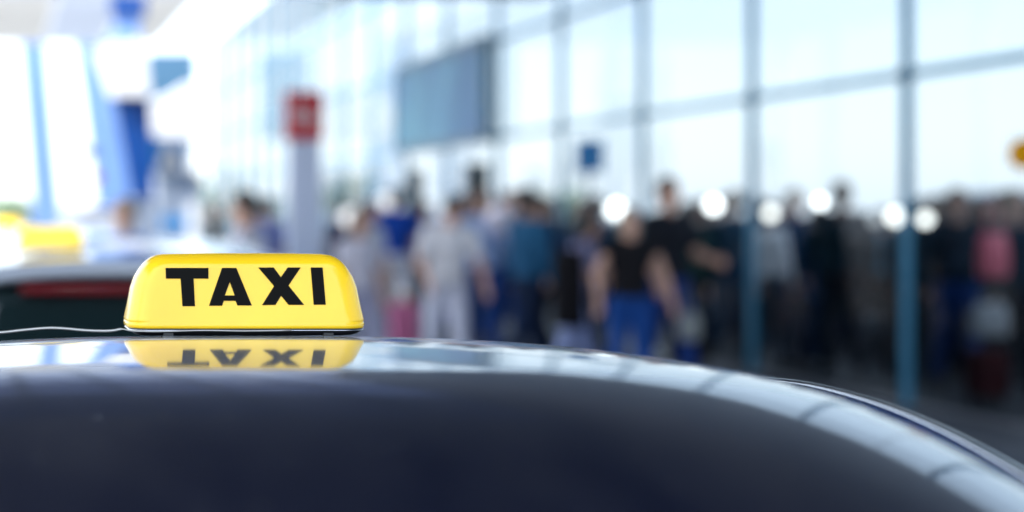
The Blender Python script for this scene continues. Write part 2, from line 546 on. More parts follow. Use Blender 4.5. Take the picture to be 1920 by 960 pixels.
# ------------------------------------------------------------------ cars
def make_car(name, label, group, x0, yrb, ytr, ywb, yrr, yrf, ywf, yfb, roof, wr, paint, zbelt=0.94, rear_glass='car_glass'):
    """yrb rear bumper, ytr boot end, ywb rear window foot, yrr/yrf roof rear/front, ywf windscreen foot, yfb front bumper; all world Y"""
    car = empty(name, (x0, (yrb + yfb) / 2, 0), label, 'car', group)
    oy = (yrb + yfb) / 2
    def L(x, y, z): return (x, y - oy, z)
    P = M[paint]
    we = wr(0)
    # roof panel
    nu, ny = 64, 64
    prof = [i / nu * 2 - 1 for i in range(nu + 1)]
    secs = []
    for j in range(ny + 1):
        y = yrr + (yrf - yrr) * j / ny
        h = wr(y)
        row = [L(t * h, y, roof(t * h, y)) for t in prof]
        zl = roof(h, y)
        row = [L(-h - 0.004, y, zl - 0.022)] + row + [L(h + 0.004, y, zl - 0.022)]
        secs.append(row)
    # rear lip rolled down
    def rolled(y, dy, dz):
        h = wr(y)
        return [L(-h - 0.004, y + dy, roof(h, y) - 0.022 + dz)] + [L(t * h, y + dy, roof(t * h, y) + dz) for t in prof] + [L(h + 0.004, y + dy, roof(h, y) - 0.022 + dz)]
    secs = [rolled(yrr, -0.012, -0.06), rolled(yrr, -0.030, -0.045), rolled(yrr, -0.026, -0.02), rolled(yrr, -0.012, -0.004)] + secs + [rolled(yrf, 0.012, -0.006), rolled(yrf, 0.016, -0.03)]
    rp = MB().loft(secs, caps=False, closed=False).obj('roof', P, car, smooth=True)
    sm = rp.modifiers.new('thickness', 'SOLIDIFY'); sm.thickness = 0.003; sm.offset = -1
    # groove moulding and door-frame rail on each side
    for sx in (-1, 1):
        a, b, c = [], [], []
        for j in range(ny + 1):
            y = yrr + (yrf - yrr) * j / ny
            h = wr(y); z = roof(h, y)
            a.append([L(sx * (h + dx), y, z + dz_) for dx, dz_ in ((0.005, -0.030), (0.005, -0.012), (0.012, -0.0115), (0.022, -0.0075), (0.030, -0.003), (0.0355, 0.001), (0.0355, -0.030))])
            b.append([L(sx * (h + dx), y, z + dz_) for dx, dz_ in ((0.036, -0.028), (0.0362, 0.000), (0.0375, 0.0030), (0.041, 0.0037), (0.046, 0.0025), (0.052, 0.000), (0.057, -0.0035), (0.060, -0.009), (0.059, -0.030))])
            c.append([L(sx * (h + 0.060), y, z - 0.018), L(sx * (h + 0.075), y, z - 0.030), L(sx * (h + 0.088), y, z - 0.065), L(sx * (h + 0.060), y, z - 0.065)])
        MB().loft(a).obj('drip_moulding', M['trim'], car, smooth=True)
        MB().loft(b).obj('roof_trim', M['chrome'], car, smooth=True)
        MB().loft(c).obj('door_frame', M['black_paint'], car, smooth=True)
    # lower body
    st = []
    def sec(y, hw, zt, zb=0.22, crown=0.02):
        pts = [(-hw * 0.90, zb), (-hw, zb + 0.16), (-hw, zb + 0.42), (-hw * 0.975, zt - 0.12), (-hw * 0.92, zt - 0.02), (-hw * 0.80, zt), (-hw * 0.4, zt + crown), (0, zt + crown * 1.3)]
        pts = pts + [(-x, z) for x, z in reversed(pts[:-1])]
        return [L(x, y, z) for x, z in pts]
    st.append(sec(yrb, 0.70, 0.62, 0.32))
    st.append(sec(yrb + 0.06, 0.80, 0.80, 0.26))
    st.append(sec(ytr, 0.86, zbelt - 0.03))
    st.append(sec(ywb, 0.885, zbelt, 0.2))
    n = 8
    for i in range(1, n):
        st.append(sec(ywb + (ywf - ywb) * i / n, 0.89, zbelt - 0.01, 0.2))
    st.append(sec(ywf, 0.885, zbelt, 0.2))
    st.append(sec(ywf + (yfb - ywf) * 0.5, 0.87, zbelt - 0.06))
    st.append(sec(yfb - 0.14, 0.83, zbelt - 0.16))
    st.append(sec(yfb - 0.04, 0.76, 0.66, 0.26))
    st.append(sec(yfb, 0.66, 0.56, 0.32))
    MB().loft(st).obj('body', P, car, smooth=True)
    # greenhouse
    hr_, hf_ = wr(yrr) + 0.03, wr(yrf) + 0.03
    def quad(name, pts, m, th=0.006):
        mb = MB()
        n_ = 8
        V, Fc = [], []
        a, b, c, d = [Vector(p) for p in pts]   # bottom-left, bottom-right, top-right, top-left
        for i in range(n_ + 1):
            for k in range(n_ + 1):
                u, v = i / n_, k / n_
                p = (a * (1 - u) + b * u) * (1 - v) + (d * (1 - u) + c * u) * v
                V.append(p)
        for i in range(n_):
            for k in range(n_):
                q = i * (n_ + 1) + k
                Fc.append((q, q + n_ + 1, q + n_ + 2, q + 1))
        o = mb.add(V, Fc).obj(name, m, car, smooth=True)
        s_ = o.modifiers.new('thickness', 'SOLIDIFY'); s_.thickness = th; s_.offset = 0
        return o
    zr, zf = roof(hr_ * 0.9, yrr) - 0.075, roof(hf_ * 0.9, yrf) - 0.02
    rw = quad('rear_window' if rear_glass == 'car_glass' else 'rear_door', [L(-0.66, ywb, zbelt), L(0.66, ywb, zbelt), L(hr_ - 0.07, yrr - 0.02, zr + 0.012), L(-hr_ + 0.07, yrr - 0.02, zr + 0.012)], M[rear_glass])
    quad('windscreen', [L(-0.68, ywf, zbelt), L(0.68, ywf, zbelt), L(hf_ - 0.06, yrf + 0.012, zf), L(-hf_ + 0.06, yrf + 0.012, zf)], M['car_glass'])
    # side windows and pillars
    for sx in (-1, 1):
        def low(y): return L(sx * 0.80, y, zbelt + 0.01)
        def top(y):
            h = wr(y); return L(sx * (h + 0.080), y, roof(h, y) - 0.06)
        ym = (yrr + yrf) / 2
        pts = [(ywb + 0.10, yrr + 0.06), (ywb + 0.34, yrr + 0.16), (ym - 0.05, ym - 0.05), (ym + 0.05, ym + 0.05), (ywf - 0.16, yrf - 0.05), (ywf, yrf + 0.0)]
        q = [(low(a_), low(b_), top(d_), top(c_)) for (a_, c_), (b_, d_) in zip(pts[:-1], pts[1:])]
        for i, nm in enumerate(('pillar', 'side_window', 'pillar', 'side_window', 'pillar')):
            quad(nm, q[i], M['car_glass'] if nm == 'side_window' else P, 0.02 if nm == 'pillar' else 0.006)
        # pillars beside the rear window and the windscreen
        quad('pillar', [L(sx * 0.655, ywb, zbelt), L(sx * 0.80, ywb + 0.10, zbelt + 0.01), top(yrr + 0.06), L(sx * (hr_ - 0.075), yrr - 0.02, zr + 0.012)], P, 0.02)
        quad('pillar', [L(sx * 0.675, ywf, zbelt), L(sx * 0.80, ywf, zbelt + 0.01), top(yrf), L(sx * (hf_ - 0.065), yrf + 0.012, zf)], P, 0.02)
        # door mirrors, handles, lamps
        mr = MB().ell((sx * 0.98, ywf - 0.28 - oy, zbelt + 0.08), (0.11, 0.06, 0.075)).obj('door_mirror', P, car, smooth=True)
        MB().box(min(sx * 0.82, sx * 0.90), max(sx * 0.82, sx * 0.90), ywf - 0.31 - oy, ywf - 0.25 - oy, zbelt + 0.02, zbelt + 0.06).obj('bracket', M['black_plastic'], mr)
        for yy in (ym - 0.35, ym + 0.45):
            MB().box(min(sx * 0.875, sx * 0.905), max(sx * 0.875, sx * 0.905), yy - 0.09 - oy, yy + 0.09 - oy, zbelt - 0.17, zbelt - 0.14).obj('door_handle', M['chrome'], car, bevel=0.006)
        MB().loft([[L(sx * 0.80, yrb + 0.13, 0.70), L(sx * 0.80, yrb + 0.13, 0.88), L(sx * 0.50, yrb + 0.03, 0.86), L(sx * 0.50, yrb + 0.02, 0.72)],
                   [L(sx * 0.885, yrb + 0.30, 0.72), L(sx * 0.87, yrb + 0.30, 0.88), L(sx * 0.50, yrb + 0.10, 0.88), L(sx * 0.50, yrb + 0.08, 0.72)]]).obj('tail_light', M['red_lens'], car, bevel=0.01)
        MB().loft([[L(sx * 0.82, yfb - 0.22, 0.58), L(sx * 0.82, yfb - 0.24, 0.72), L(sx * 0.46, yfb - 0.03, 0.70), L(sx * 0.46, yfb - 0.005, 0.58)],
                   [L(sx * 0.80, yfb - 0.34, 0.58), L(sx * 0.78, yfb - 0.36, 0.73), L(sx * 0.46, yfb - 0.12, 0.72), L(sx * 0.46, yfb - 0.10, 0.58)]]).obj('headlight', M['clear_lens'], car, bevel=0.01)
        for yy in (yrb + 0.85, yfb - 0.85):
            cx, cy = sx * 0.80, yy - oy
            ring, rim = [], []
            wh = MB()
            tp = [(0.20, -0.10), (0.27, -0.11), (0.31, -0.09), (0.32, 0), (0.31, 0.09), (0.27, 0.11), (0.20, 0.10)]
            for q_ in range(29):
                an = 2 * math.pi * q_ / 28
                ring.append([(cx + sx * 0.02 + o_, cy + r_ * math.cos(an), 0.32 + r_ * math.sin(an)) for r_, o_ in tp])
            wob = bpy.data.objects.new('wheel', None); COL.objects.link(wob); wob.parent = car
            MB().loft(ring).obj('tyre', M['rubber'], wob, smooth=True)
            rm = MB().tube([(cx + sx * 0.02 - 0.09, cy, 0.32), (cx + sx * 0.02 + 0.09, cy, 0.32)], 0.202, 24)
            for k_ in range(5):
                an = 2 * math.pi * k_ / 5
                rm.tube([(cx + sx * 0.115, cy, 0.32), (cx + sx * 0.11, cy + 0.19 * math.cos(an), 0.32 + 0.19 * math.sin(an))], [0.035, 0.022], 6)
            rm.obj('rim', M['steel'], wob)
    # third brake light, bumpers, plate
    hb = hr_ - 0.12
    z_ = zr
    MB().box(-hb * 0.86, hb * 0.86, yrr - 0.090 - oy, yrr - 0.040 - oy, z_ - 0.004, z_ + 0.024).obj('brake_light', M['red_lens'], car, bevel=0.004)
    MB().loft([[L(-0.78, yrb + 0.14, 0.36), L(-0.78, yrb + 0.14, 0.56), L(-0.84, yrb + 0.22, 0.56), L(-0.84, yrb + 0.22, 0.36)],
               [L(-0.6, yrb - 0.03, 0.34), L(-0.6, yrb - 0.03, 0.56), L(-0.6, yrb + 0.1, 0.56), L(-0.6, yrb + 0.1, 0.34)],
               [L(0.6, yrb - 0.03, 0.34), L(0.6, yrb - 0.03, 0.56), L(0.6, yrb + 0.1, 0.56), L(0.6, yrb + 0.1, 0.34)],
               [L(0.78, yrb + 0.14, 0.36), L(0.78, yrb + 0.14, 0.56), L(0.84, yrb + 0.22, 0.56), L(0.84, yrb + 0.22, 0.36)]]).obj('bumper', P, car, bevel=0.02)
    MB().loft([[L(-0.76, yfb - 0.16, 0.34), L(-0.76, yfb - 0.16, 0.54), L(-0.82, yfb - 0.26, 0.54), L(-0.82, yfb - 0.26, 0.34)],
               [L(-0.5, yfb + 0.03, 0.32), L(-0.5, yfb + 0.03, 0.54), L(-0.5, yfb - 0.1, 0.54), L(-0.5, yfb - 0.1, 0.32)],
               [L(0.5, yfb + 0.03, 0.32), L(0.5, yfb + 0.03, 0.54), L(0.5, yfb - 0.1, 0.54), L(0.5, yfb - 0.1, 0.32)],
               [L(0.76, yfb - 0.16, 0.34), L(0.76, yfb - 0.16, 0.54), L(0.82, yfb - 0.26, 0.54), L(0.82, yfb - 0.26, 0.34)]]).obj('bumper', P, car, bevel=0.02)
    MB().box(-0.26, 0.26, yrb - 0.045 - oy, yrb - 0.031 - oy, 0.40, 0.51).obj('number_plate', M['white'], car, bevel=0.004)
    return car

# our own taxi, whose roof fills the foreground
RYC, RZ0 = 1.68885, CZ - 0.13582
def roof_near(u, y):
    a = abs(u)
    z = RZ0 - 0.065 * (y - RYC) ** 2 - 0.035 * a * a - 0.42 * a ** 4
    yk = 1.55 + 0.9 * a * a
    if y < yk:
        z -= 0.15 * (yk - y) ** 2
    if y < 2.0:
        z -= 0.115 * (2.0 - y) ** 1.56 * min(1.3, (a / 0.556) ** 12)
    return z
taxi = make_car('taxi_car', 'dark navy car whose glossy roof fills the foreground under the yellow sign', 'taxis queuing in the lane',
                0.307, -0.55, -0.42, 0.12, 0.62, 2.62, 3.30, 4.30, roof_near, lambda y: 0.556, 'navy_paint')
# the silver taxi ahead
def roof_far(u, y):
    a = abs(u)
    z = CZ - 0.092 - 0.03 * a * a - 0.30 * a ** 4
    if y > 6.6:
        return z - 0.0195 * (y - 8.2) ** 2
    return z - 0.0195 * 2.56 - 0.016 * (6.6 - y)
front = make_car('taxi_car', 'silver car ahead with dark rear window and a red brake light', 'taxis queuing in the lane',
                 0.46, 5.00, 5.08, 5.36, 5.86, 8.60, 9.25, 10.1, roof_far, lambda y: 0.545, 'silver_paint')
third = make_car('taxi_car', 'silver car farther ahead, mostly hidden behind the nearer silver car', 'taxis queuing in the lane',
                 0.42, 14.20, 14.28, 14.56, 15.06, 17.6, 18.25, 19.1, lambda u, y: roof_far(u, y - 9.2) - 0.03, lambda y: 0.545, 'silver_paint')
van = make_car('white_van', 'white panel van parked far ahead behind the silver taxis', 'cars parked farther off',
               2.0, 36.0, 36.1, 36.3, 36.7, 39.2, 40.0, 40.8, lambda u, y: 1.78 - 0.03 * (y - 38) ** 2 - 0.05 * u * u - 0.5 * u ** 4, lambda y: 0.60, 'white_paint', zbelt=1.0, rear_glass='white_paint')

# ------------------------------------------------------------------ taxi signs
def rrect(hw, hd, rad, n=6):
    pts = []
    for cx, cy, a0 in ((hw - rad, hd - rad, 0), (-hw + rad, hd - rad, 90), (-hw + rad, -hd + rad, 180), (hw - rad, -hd + rad, 270)):
        for i in range(n + 1):
            a = R(a0 + 90 * i / n)
            pts.append((cx + rad * math.cos(a), cy + rad * math.sin(a)))
    return pts
def make_taxi_sign(x0, yf, zb, pxm, label, group, cable=True, letters=True):
    """yf: front face at its foot, zb: foot of the housing, pxm: photograph pixels per metre of the pattern sign"""
    s = empty('taxi_sign', (x0, yf + 0.06, zb), label, 'taxi sign', group)
    H = 138 / pxm
    prof = [(0, 221.5), (6, 223), (9.5, 222.9), (10.2, 221.6), (11.6, 221.6), (12.3, 222.7), (16, 222.5), (40, 217.5), (75, 211), (95, 204), (112, 193.5), (120, 187), (127, 180), (132, 173), (136, 164), (138, 150)]
    secs = []
    def fd(h):                   # half depth at height h (px): straight front, then rounding over
        d = 80 - 0.16 * h
        return d if h < 118 else d - ((h - 118) / 20) ** 2 * 30
    for h, hw in prof:
        secs.append([(x / pxm, y / pxm, h / pxm) for x, y in rrect(hw * 1.012, fd(h), min(44, fd(h) * 0.62) * (1 if h < 118 else 1.0), 7)])
    # crown of the housing
    secs.append([(x * 0.5 / pxm, y * 0.5 / pxm, 139.6 / pxm) for x, y in rrect(150, fd(138), 30, 7)])
    off = 80 / pxm - 0.06
    secs = [[(x, y + off, z) for x, y, z in q] for q in secs]
    MB().loft(secs).obj('housing', M['sign_yellow' if letters else 'sign_lit'], s, smooth=True)
    # black letters, raised a little off the front face
    def face(px, py):            # photograph pixel on the front face -> local point
        h = 616 - py
        return ((px - 465.5) / pxm, -fd(h) / pxm + off, h / pxm)
    def cr(cx, cy): return (220 + cx / 3.692, 460 + cy / 3.692)
    Ls = [
        [(340, 158), (638, 158), (637, 232), (534, 232), (540, 422), (453, 422), (443, 232), (341, 232)],
        None,
        [(985, 155), (1092, 155), (1141, 222), (1190, 155), (1280, 155), (1192, 280), (1297, 413), (1190, 413), (1139, 350), (1098, 413), (1005, 415), (1092, 284)],
        [(1350, 155), (1433, 155), (1447, 412), (1364, 412)],
    ]
    def letter(polys):
        mb = MB()
        for pl in polys:
            f3 = [face(*cr(*p)) for p in pl]
            n = len(f3)
            mb.add([(x, y - 0.0011, z) for x, y, z in f3] + [(x, y + 0.001, z) for x, y, z in f3],
                   [tuple(range(n)), tuple(range(2 * n - 1, n - 1, -1))] + [((i + 1) % n, i, n + i, n + (i + 1) % n) for i in range(n)])
        return mb.obj('letter', M['letter_black'], s)
    if letters: letter([Ls[0]])
    # A: two legs and the crossbar, butted edge to edge
    if letters: letter([[(733, 158), (785, 158), (785, 255), (748, 348), (740, 385), (728, 419), (637, 419)],
            [(785, 158), (832, 158), (934, 417), (835, 417), (822, 385), (817, 348), (785, 255)],
            [(748, 348), (817, 348), (822, 385), (740, 385)]])
    if letters: letter([Ls[2]]); letter([Ls[3]])
    # black foot with clips
    b = [[(x / pxm, y / pxm + off, z / pxm) for x, y in rrect(hw, hd, 40, 6)] for z, hw, hd in ((-14, 205, 70), (-11, 212, 76), (-5, 220, 80), (-0.6, 222, 81))]
    MB().loft(b).obj('foot', M['black_plastic'], s, smooth=True)
    MB().loft([[(x / pxm, y / pxm + off, z / pxm) for x, y in rrect(223.6, 81.8, 42, 6)] for z in (-4.2, -2.8)]).obj('trim_line', M['chrome'], s, smooth=True)
    cl = MB().box(-0.006, 0.006, -0.004, 0.006, -0.006, 0.0).mesh('clip', M['black_plastic'])
    for xx in (-150, 150):
        o = link('clip', cl, s); o.location = (xx / pxm, -78 / pxm + off, -8 / pxm)
    if cable:
        pts = [(-120, 634), (-60, 628), (0, 625), (45, 620), (90, 616), (125, 617), (160, 620), (195, 621), (215, 619.5), (229, 617.0), (250, 620.5), (300, 621.5), (380, 619.5), (460, 620.5), (560, 619.0)]
        P3 = []
        for i, (px, py) in enumerate(pts):
            y = -82.5 / pxm + off if i > 9 else off - 82.5 / pxm + 0.02 * (9 - i) / 9
            P3.append(((px - 465.5) / pxm, y, (616 - py) / pxm))
        # smooth the run
        Q = []
        for i in range(len(P3) - 1):
            p0, p1, p2, p3 = [Vector(P3[max(0, min(len(P3) - 1, i + k))]) for k in (-1, 0, 1, 2)]
            for q in range(5):
                t = q / 5
                Q.append(0.5 * ((2 * p1) + (p2 - p0) * t + (2 * p0 - 5 * p1 + 4 * p2 - p3) * t * t + (3 * p1 - p0 - 3 * p2 + p3) * t ** 3))
        nw = len(Q)
        MB().tube(Q, [0.0019 if i < 45 else 0.0010 for i in range(nw)], 8).obj('cable', M['wire'], s, smooth=True)
    return s
YS = 2.15
PXM = F / YS
zs = Z(616, YS)
sign = make_taxi_sign(W(465.5, YS), YS, zs, PXM, 'yellow roof sign lettered TAXI in black on the dark glossy roof', 'taxi roof signs')
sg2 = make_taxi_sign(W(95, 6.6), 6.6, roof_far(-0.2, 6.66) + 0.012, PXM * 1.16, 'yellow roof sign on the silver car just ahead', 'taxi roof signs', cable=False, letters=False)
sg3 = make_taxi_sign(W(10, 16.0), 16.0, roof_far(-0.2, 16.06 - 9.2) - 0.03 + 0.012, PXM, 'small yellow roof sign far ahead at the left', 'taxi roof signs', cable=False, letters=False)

# ------------------------------------------------------------------ things on the facade and pavement
# display board hung on the facade
yA, yB = 24.78, 30.35
db = empty('display_board', (XF - 0.14, yA, 0), 'large blue grey display board hung on the glass wall above the doors', 'display')
MB().box(-0.05, 0.05, 0.02, yB - yA - 0.02, HT1 + 0.05, HT2 - 0.05).obj('screen', M['display'], db)
for (a, b, c, d) in ((-0.02, yB - yA + 0.02, HT2 - 0.049, HT2 + 0.09), (-0.02, yB - yA + 0.02, HT1 - 0.06, HT1 + 0.049)):
    MB().box(-0.08, 0.06, a, b, c, d).obj('frame_rail', M['display_frame'], db)
for a in (-0.06, yB - yA - 0.02):
    MB().box(-0.075, 0.055, a, a + 0.08, HT1 + 0.05, HT2 - 0.05).obj('frame_post', M['display_frame'], db)
def totem(x, y, wd, hg, label):
    t = empty('totem', (x, y, PAVE), label, 'totem', 'tall dark totems by the doors')
    MB().box(-wd / 2, wd / 2, -0.09, 0.09, 0.05, hg).obj('case', M['teal_dark'], t, bevel=0.01)
    MB().box(-wd / 2 + 0.04, wd / 2 - 0.04, -0.096, -0.092, 1.2, hg - 0.12).obj('screen', M['car_glass'], t)
    MB().box(-wd / 2 - 0.05, wd / 2 + 0.05, -0.15, 0.15, 0, 0.048).obj('plinth', M['steel'], t)
totem(W(893, 23.5), 23.5, 0.31, Z(305, 23.5) - PAVE, 'wider dark teal totem standing below the display board')
totem(W(777, 26.0), 26.0, 0.22, Z(317, 26.0) - PAVE, 'narrower dark teal totem left of the wider one')

# red topped pylon
dp = 18.0
py_ = empty('pylon_sign', (W(570, dp), dp, PAVE), 'tall lavender white pylon topped by a red sign box', 'pylon sign')
MB().box(-0.165, 0.165, -0.08, 0.08, 0.04, Z(264, dp) - PAVE).obj('column', M['pylon_lav'], py_, bevel=0.01)
zr0, zr1 = Z(262, dp) - PAVE, Z(172, dp) - PAVE
MB().box(-0.182, 0.182, -0.11, 0.11, zr0, zr1).obj('sign_box', M['sign_red'], py_, bevel=0.008)
MB().box(-0.25, 0.25, -0.2, 0.2, 0, 0.04).obj('plinth', M['steel'], py_)
def text(body, size, m, parent, loc, rot=(R(90), 0, 0), name='lettering'):
    cu = bpy.data.curves.new(name, 'FONT')
    cu.body = body; cu.size = size; cu.align_x = 'CENTER'; cu.align_y = 'CENTER'; cu.extrude = 0.002; cu.offset = 0.003
    o = bpy.data.objects.new('tmp_text', cu); COL.objects.link(o)
    me = bpy.data.meshes.new_from_object(o.evaluated_get(bpy.context.evaluated_depsgraph_get()))
    bpy.data.objects.remove(o)
    me.materials.clear(); me.materials.append(m)
    q = bpy.data.objects.new(name, me); COL.objects.link(q); q.parent = parent
    q.location = loc; q.rotation_euler = rot
    return q
text('Bu', 0.26, M['white'], py_, (0.0, -0.1135, (zr0 + zr1) / 2 - 0.015))
arc = MB()
arc.tube([(-0.14 + 0.28 * i / 12, -0.113, (zr0 + zr1) / 2 + 0.10 + 0.05 * math.sin(math.pi * (0.25 + 0.75 * i / 12))) for i in range(13)], 0.006, 6)
arc.obj('swoosh', M['white'], py_)

# blue square sign on a slim post by the facade
def post_sign(x, d, ztop, label, cat, plates):
    s = empty('post_sign', (x, d, PAVE), label, cat)
    MB().tube([(0, 0.03, 0), (0, 0.03, ztop - PAVE)], 0.025, 10).obj('post', M['pole_grey'], s, smooth=True)
    for nm, m, shape, zc in plates:
        MB().prism([(px_, pz_ + zc - PAVE) for px_, pz_ in shape], -0.012, 0.0).obj(nm, m, s)
    return s
def rect(w_, h_): return [(-w_ / 2, -h_ / 2), (w_ / 2, -h_ / 2), (w_ / 2, h_ / 2), (-w_ / 2, h_ / 2)]
def disc(r_, n=20): return [(r_ * math.cos(2 * math.pi * i / n), r_ * math.sin(2 * math.pi * i / n)) for i in range(n)]
d_ = 18.2
bs = post_sign(W(1105, d_), d_, Z(262, d_), 'small blue square sign on a slim post before the glass wall', 'sign',
               [('plate', M['sign_blue'], rect(0.29, 0.34), Z(292, d_))])
d_ = 11.5
os_ = empty('hanging_sign', (W(1922, d_), d_, Z(288, d_)), 'round orange sign hanging at the far right before the glass', 'sign')
MB().prism(disc(0.105, 28), -0.02, 0.02).obj('disc', M['orange'], os_, bevel=0.004)
MB().tube([(0.06, 0, 0.08), (0.06, 0, HNEAR - Z(288, d_))], 0.010, 8).obj('hanger', M['steel'], os_)

# crossing sign by the kerb
d_ = 30.0
cs = post_sign(W(320, d_), d_, Z(262, d_), 'blue and white crossing sign on a grey post beyond the taxis', 'road sign',
               [('plate', M['sign_blue'], rect(0.62, 0.64), Z(294, d_))])
MB().prism([(-0.29, Z(294, d_) - PAVE - 0.28), (0.29, Z(294, d_) - PAVE - 0.28), (0.05, Z(294, d_) - PAVE + 0.26), (-0.05, Z(294, d_) - PAVE + 0.26)], -0.016, -0.0125).obj('white_field', M['white'], cs)
zz = Z(294, d_) - PAVE
MB().prism([(-0.10, zz - 0.24), (-0.04, zz - 0.24), (0.0, zz - 0.10), (0.05, zz - 0.24), (0.10, zz - 0.24), (0.04, zz + 0.02), (0.02, zz + 0.08), (-0.03, zz + 0.08), (-0.03, zz - 0.05)], -0.0195, -0.0165).obj('walking_figure', M['letter_black'], cs)
d_ = 44.0
post_sign(W(180, d_), d_, Z(270, d_), 'grey post with a small red disc and a violet plate far ahead', 'road sign',
          [('disc', M['sign_red'], disc(0.13), Z(333, d_)), ('plate', mat('violet', (0.22, 0.22, 0.62), 0.5), [(-0.42, -0.12), (-0.02, -0.12), (-0.02, 0.12), (-0.42, 0.12)], Z(285, d_))])

# ------------------------------------------------------------------ far end of the lane: leaning columns, blue pylon, kiosk
def beam(name, m, x0, z0, x1, z1, wd, y, dep, parent):
    return MB().loft([[(x0 - wd / 2, y, z0), (x0 + wd / 2, y, z0), (x0 + wd / 2, y + dep, z0), (x0 - wd / 2, y + dep, z0)],
                      [(x1 - wd / 2, y, z1), (x1 + wd / 2, y, z1), (x1 + wd / 2, y + dep, z1), (x1 - wd / 2, y + dep, z1)]]).obj(name, m, parent, bevel=0.02)
DF = 50.0
k_ = DF / F
for (xb, xt, wd, lab) in ((98, 60, 50, 'pale blue leaning column, the one farther left'), (232, 170, 62, 'pale blue leaning column beside the deep blue panel')):
    c = tag(beam('leaning_column', M['pale_blue'], W(xb, DF), 0, W(xt, DF), Z(60, DF), wd * k_, DF, 0.5, None), lab, 'column', 'leaning columns at the far end')
lp = empty('leaning_pylon', (0, 32.5, 0), 'deep blue leaning pylon with a white box in its middle', 'pylon')
d2 = 32.5; k2 = d2 / F
def poly(name, m, pts, y, dep, parent):
    return MB().prism([(W(a, d2), Z(b, d2)) for a, b in pts], y, y + dep).obj(name, m, parent, bevel=0.02)
poly('blue_panel', M['deep_blue'], [(248, 372), (290, 372), (282, 184), (212, 184)], 0, 0.5, lp)
poly('white_box', M['white'], [(212, 182), (282, 182), (268, 78), (180, 92)], -0.2, 0.9, lp)
poly('blue_head', M['deep_blue'], [(212, 32), (272, 32), (280, -60), (205, -60)], 0, 0.5, lp)
poly('pale_arm', M['pale_blue'], [(196, 76), (262, 72), (262, 34), (222, 36)], 0.05, 0.4, lp)
Fy = 400 + (CZ - PAVE) / d2 * F
poly('shaft', M['kiosk_grey'], [(256, Fy), (300, Fy), (291, 373), (249, 373)], 0.05, 0.4, lp)
# louvred grey-blue panel
d3 = 54.0
lv = empty('louvre_screen', (0, d3, 0), 'grey blue louvred screen hanging beside the blue pylon', 'screen')
for i in range(9):
    x0_, x1_ = W(278 + i * 10, d3), W(278 + i * 10 + 9, d3)
    MB().box(x0_, x1_, -0.05 + 0.03 * (i % 2), 0.05, Z(262, d3), Z(98, d3)).obj('slat', M['slat_blue'], lv)
MB().box(W(276, d3), W(369, d3), 0.052, 0.12, Z(264, d3), Z(96, d3)).obj('back_frame', M['kiosk_grey'], lv)
for a_ in (284, 362):
    MB().box(W(a_, d3) - 0.05, W(a_, d3) + 0.05, 0.125, 0.2, 0, Z(96, d3)).obj('post', M['steel'], lv)
# white shade sail
d4 = 46.0
sh = empty('shade_sail', (0, d4, 0), 'white shade sail with a rounded left edge before the louvred screen', 'shade')
poly2 = [(268, 222), (272, 200), (290, 188), (318, 178), (345, 160), (385, 152), (385, 262), (300, 262), (278, 250)]
MB().prism([(W(a, d4), Z(b, d4)) for a, b in poly2], 0, 0.25).obj('sail', M['white'], sh, bevel=0.05)
for a in (300, 380):
    MB().tube([(W(a, d4), 0.1, 0), (W(a, d4), 0.1, Z(255, d4))], 0.04, 10).obj('post', M['pole_grey'], sh)
d5 = 48.5
kq = empty('kiosk', (W(335, d5), d5, 0), 'grey kiosk with a blue band beyond the crossing sign', 'kiosk')
MB().box(-0.55, 0.6, 0, 1.2, 0, Z(330, d5)).obj('wall', M['kiosk_grey'], kq, bevel=0.02)
MB().box(-0.65, 0.7, -0.15, 1.3, Z(330, d5) + 0.002, Z(322, d5)).obj('roof', M['steel'], kq)
MB().box(-0.50, 0.2, -0.02, -0.003, Z(432, d5), Z(405, d5)).obj('blue_band', M['sign_blue'], kq)
MB().box(0.25, 0.5, -0.02, -0.003, 0.05, Z(380, d5)).obj('door', M['frosted'], kq)
# far canopy slab over the lane end
fc = empty('far_canopy', (0, 34, Z(82, 45.0)), 'pale flat canopy over the far end of the lane', 'canopy')
for i in range(7):
    MB().box(-6 + i * 1.43, -6 + i * 1.43 + 1.40, 0.02, 11, 0, 0.03).obj('soffit_panel', M['membrane'] if i % 2 else M['membrane_beige'], fc)
for yy in (0.0, 5.4, 10.8):
    MB().box(-6, 3.98, yy, yy + 0.2, 0.085, 0.4).obj('purlin', M['white'], fc)
for xx in (-5.5, -2.5):
    for yy in (1.0, 10.0):
        MB().tube([(xx, yy, -Z(82, 45.0)), (xx, yy, 0)], 0.15, 12).obj('column', M['white'], fc, smooth=True)

# ------------------------------------------------------------------ inside the hall
ct = empty('counter', (9.62, 0, PAVE + 0.004), 'long dark counter wall behind the people inside the glass', 'counter')
for j in range(12):
    MB().box(0, 0.5, 8 + j * 2 + 0.01, 8 + j * 2 + 1.99, 0, 1.30).obj('counter_panel', M['counter'], ct)
MB().box(-0.03, 0.55, 8, 32, 1.303, 1.34).obj('counter_top', M['counter_top'], ct)
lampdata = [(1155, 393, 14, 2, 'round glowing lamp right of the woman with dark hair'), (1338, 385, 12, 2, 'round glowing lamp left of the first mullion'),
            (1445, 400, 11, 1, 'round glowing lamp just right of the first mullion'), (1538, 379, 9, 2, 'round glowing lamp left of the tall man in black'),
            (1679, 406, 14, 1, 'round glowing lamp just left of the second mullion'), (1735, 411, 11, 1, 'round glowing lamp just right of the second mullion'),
            (1640, 412, 10, 0, 'dimmer round lamp beside the tall man in black')]
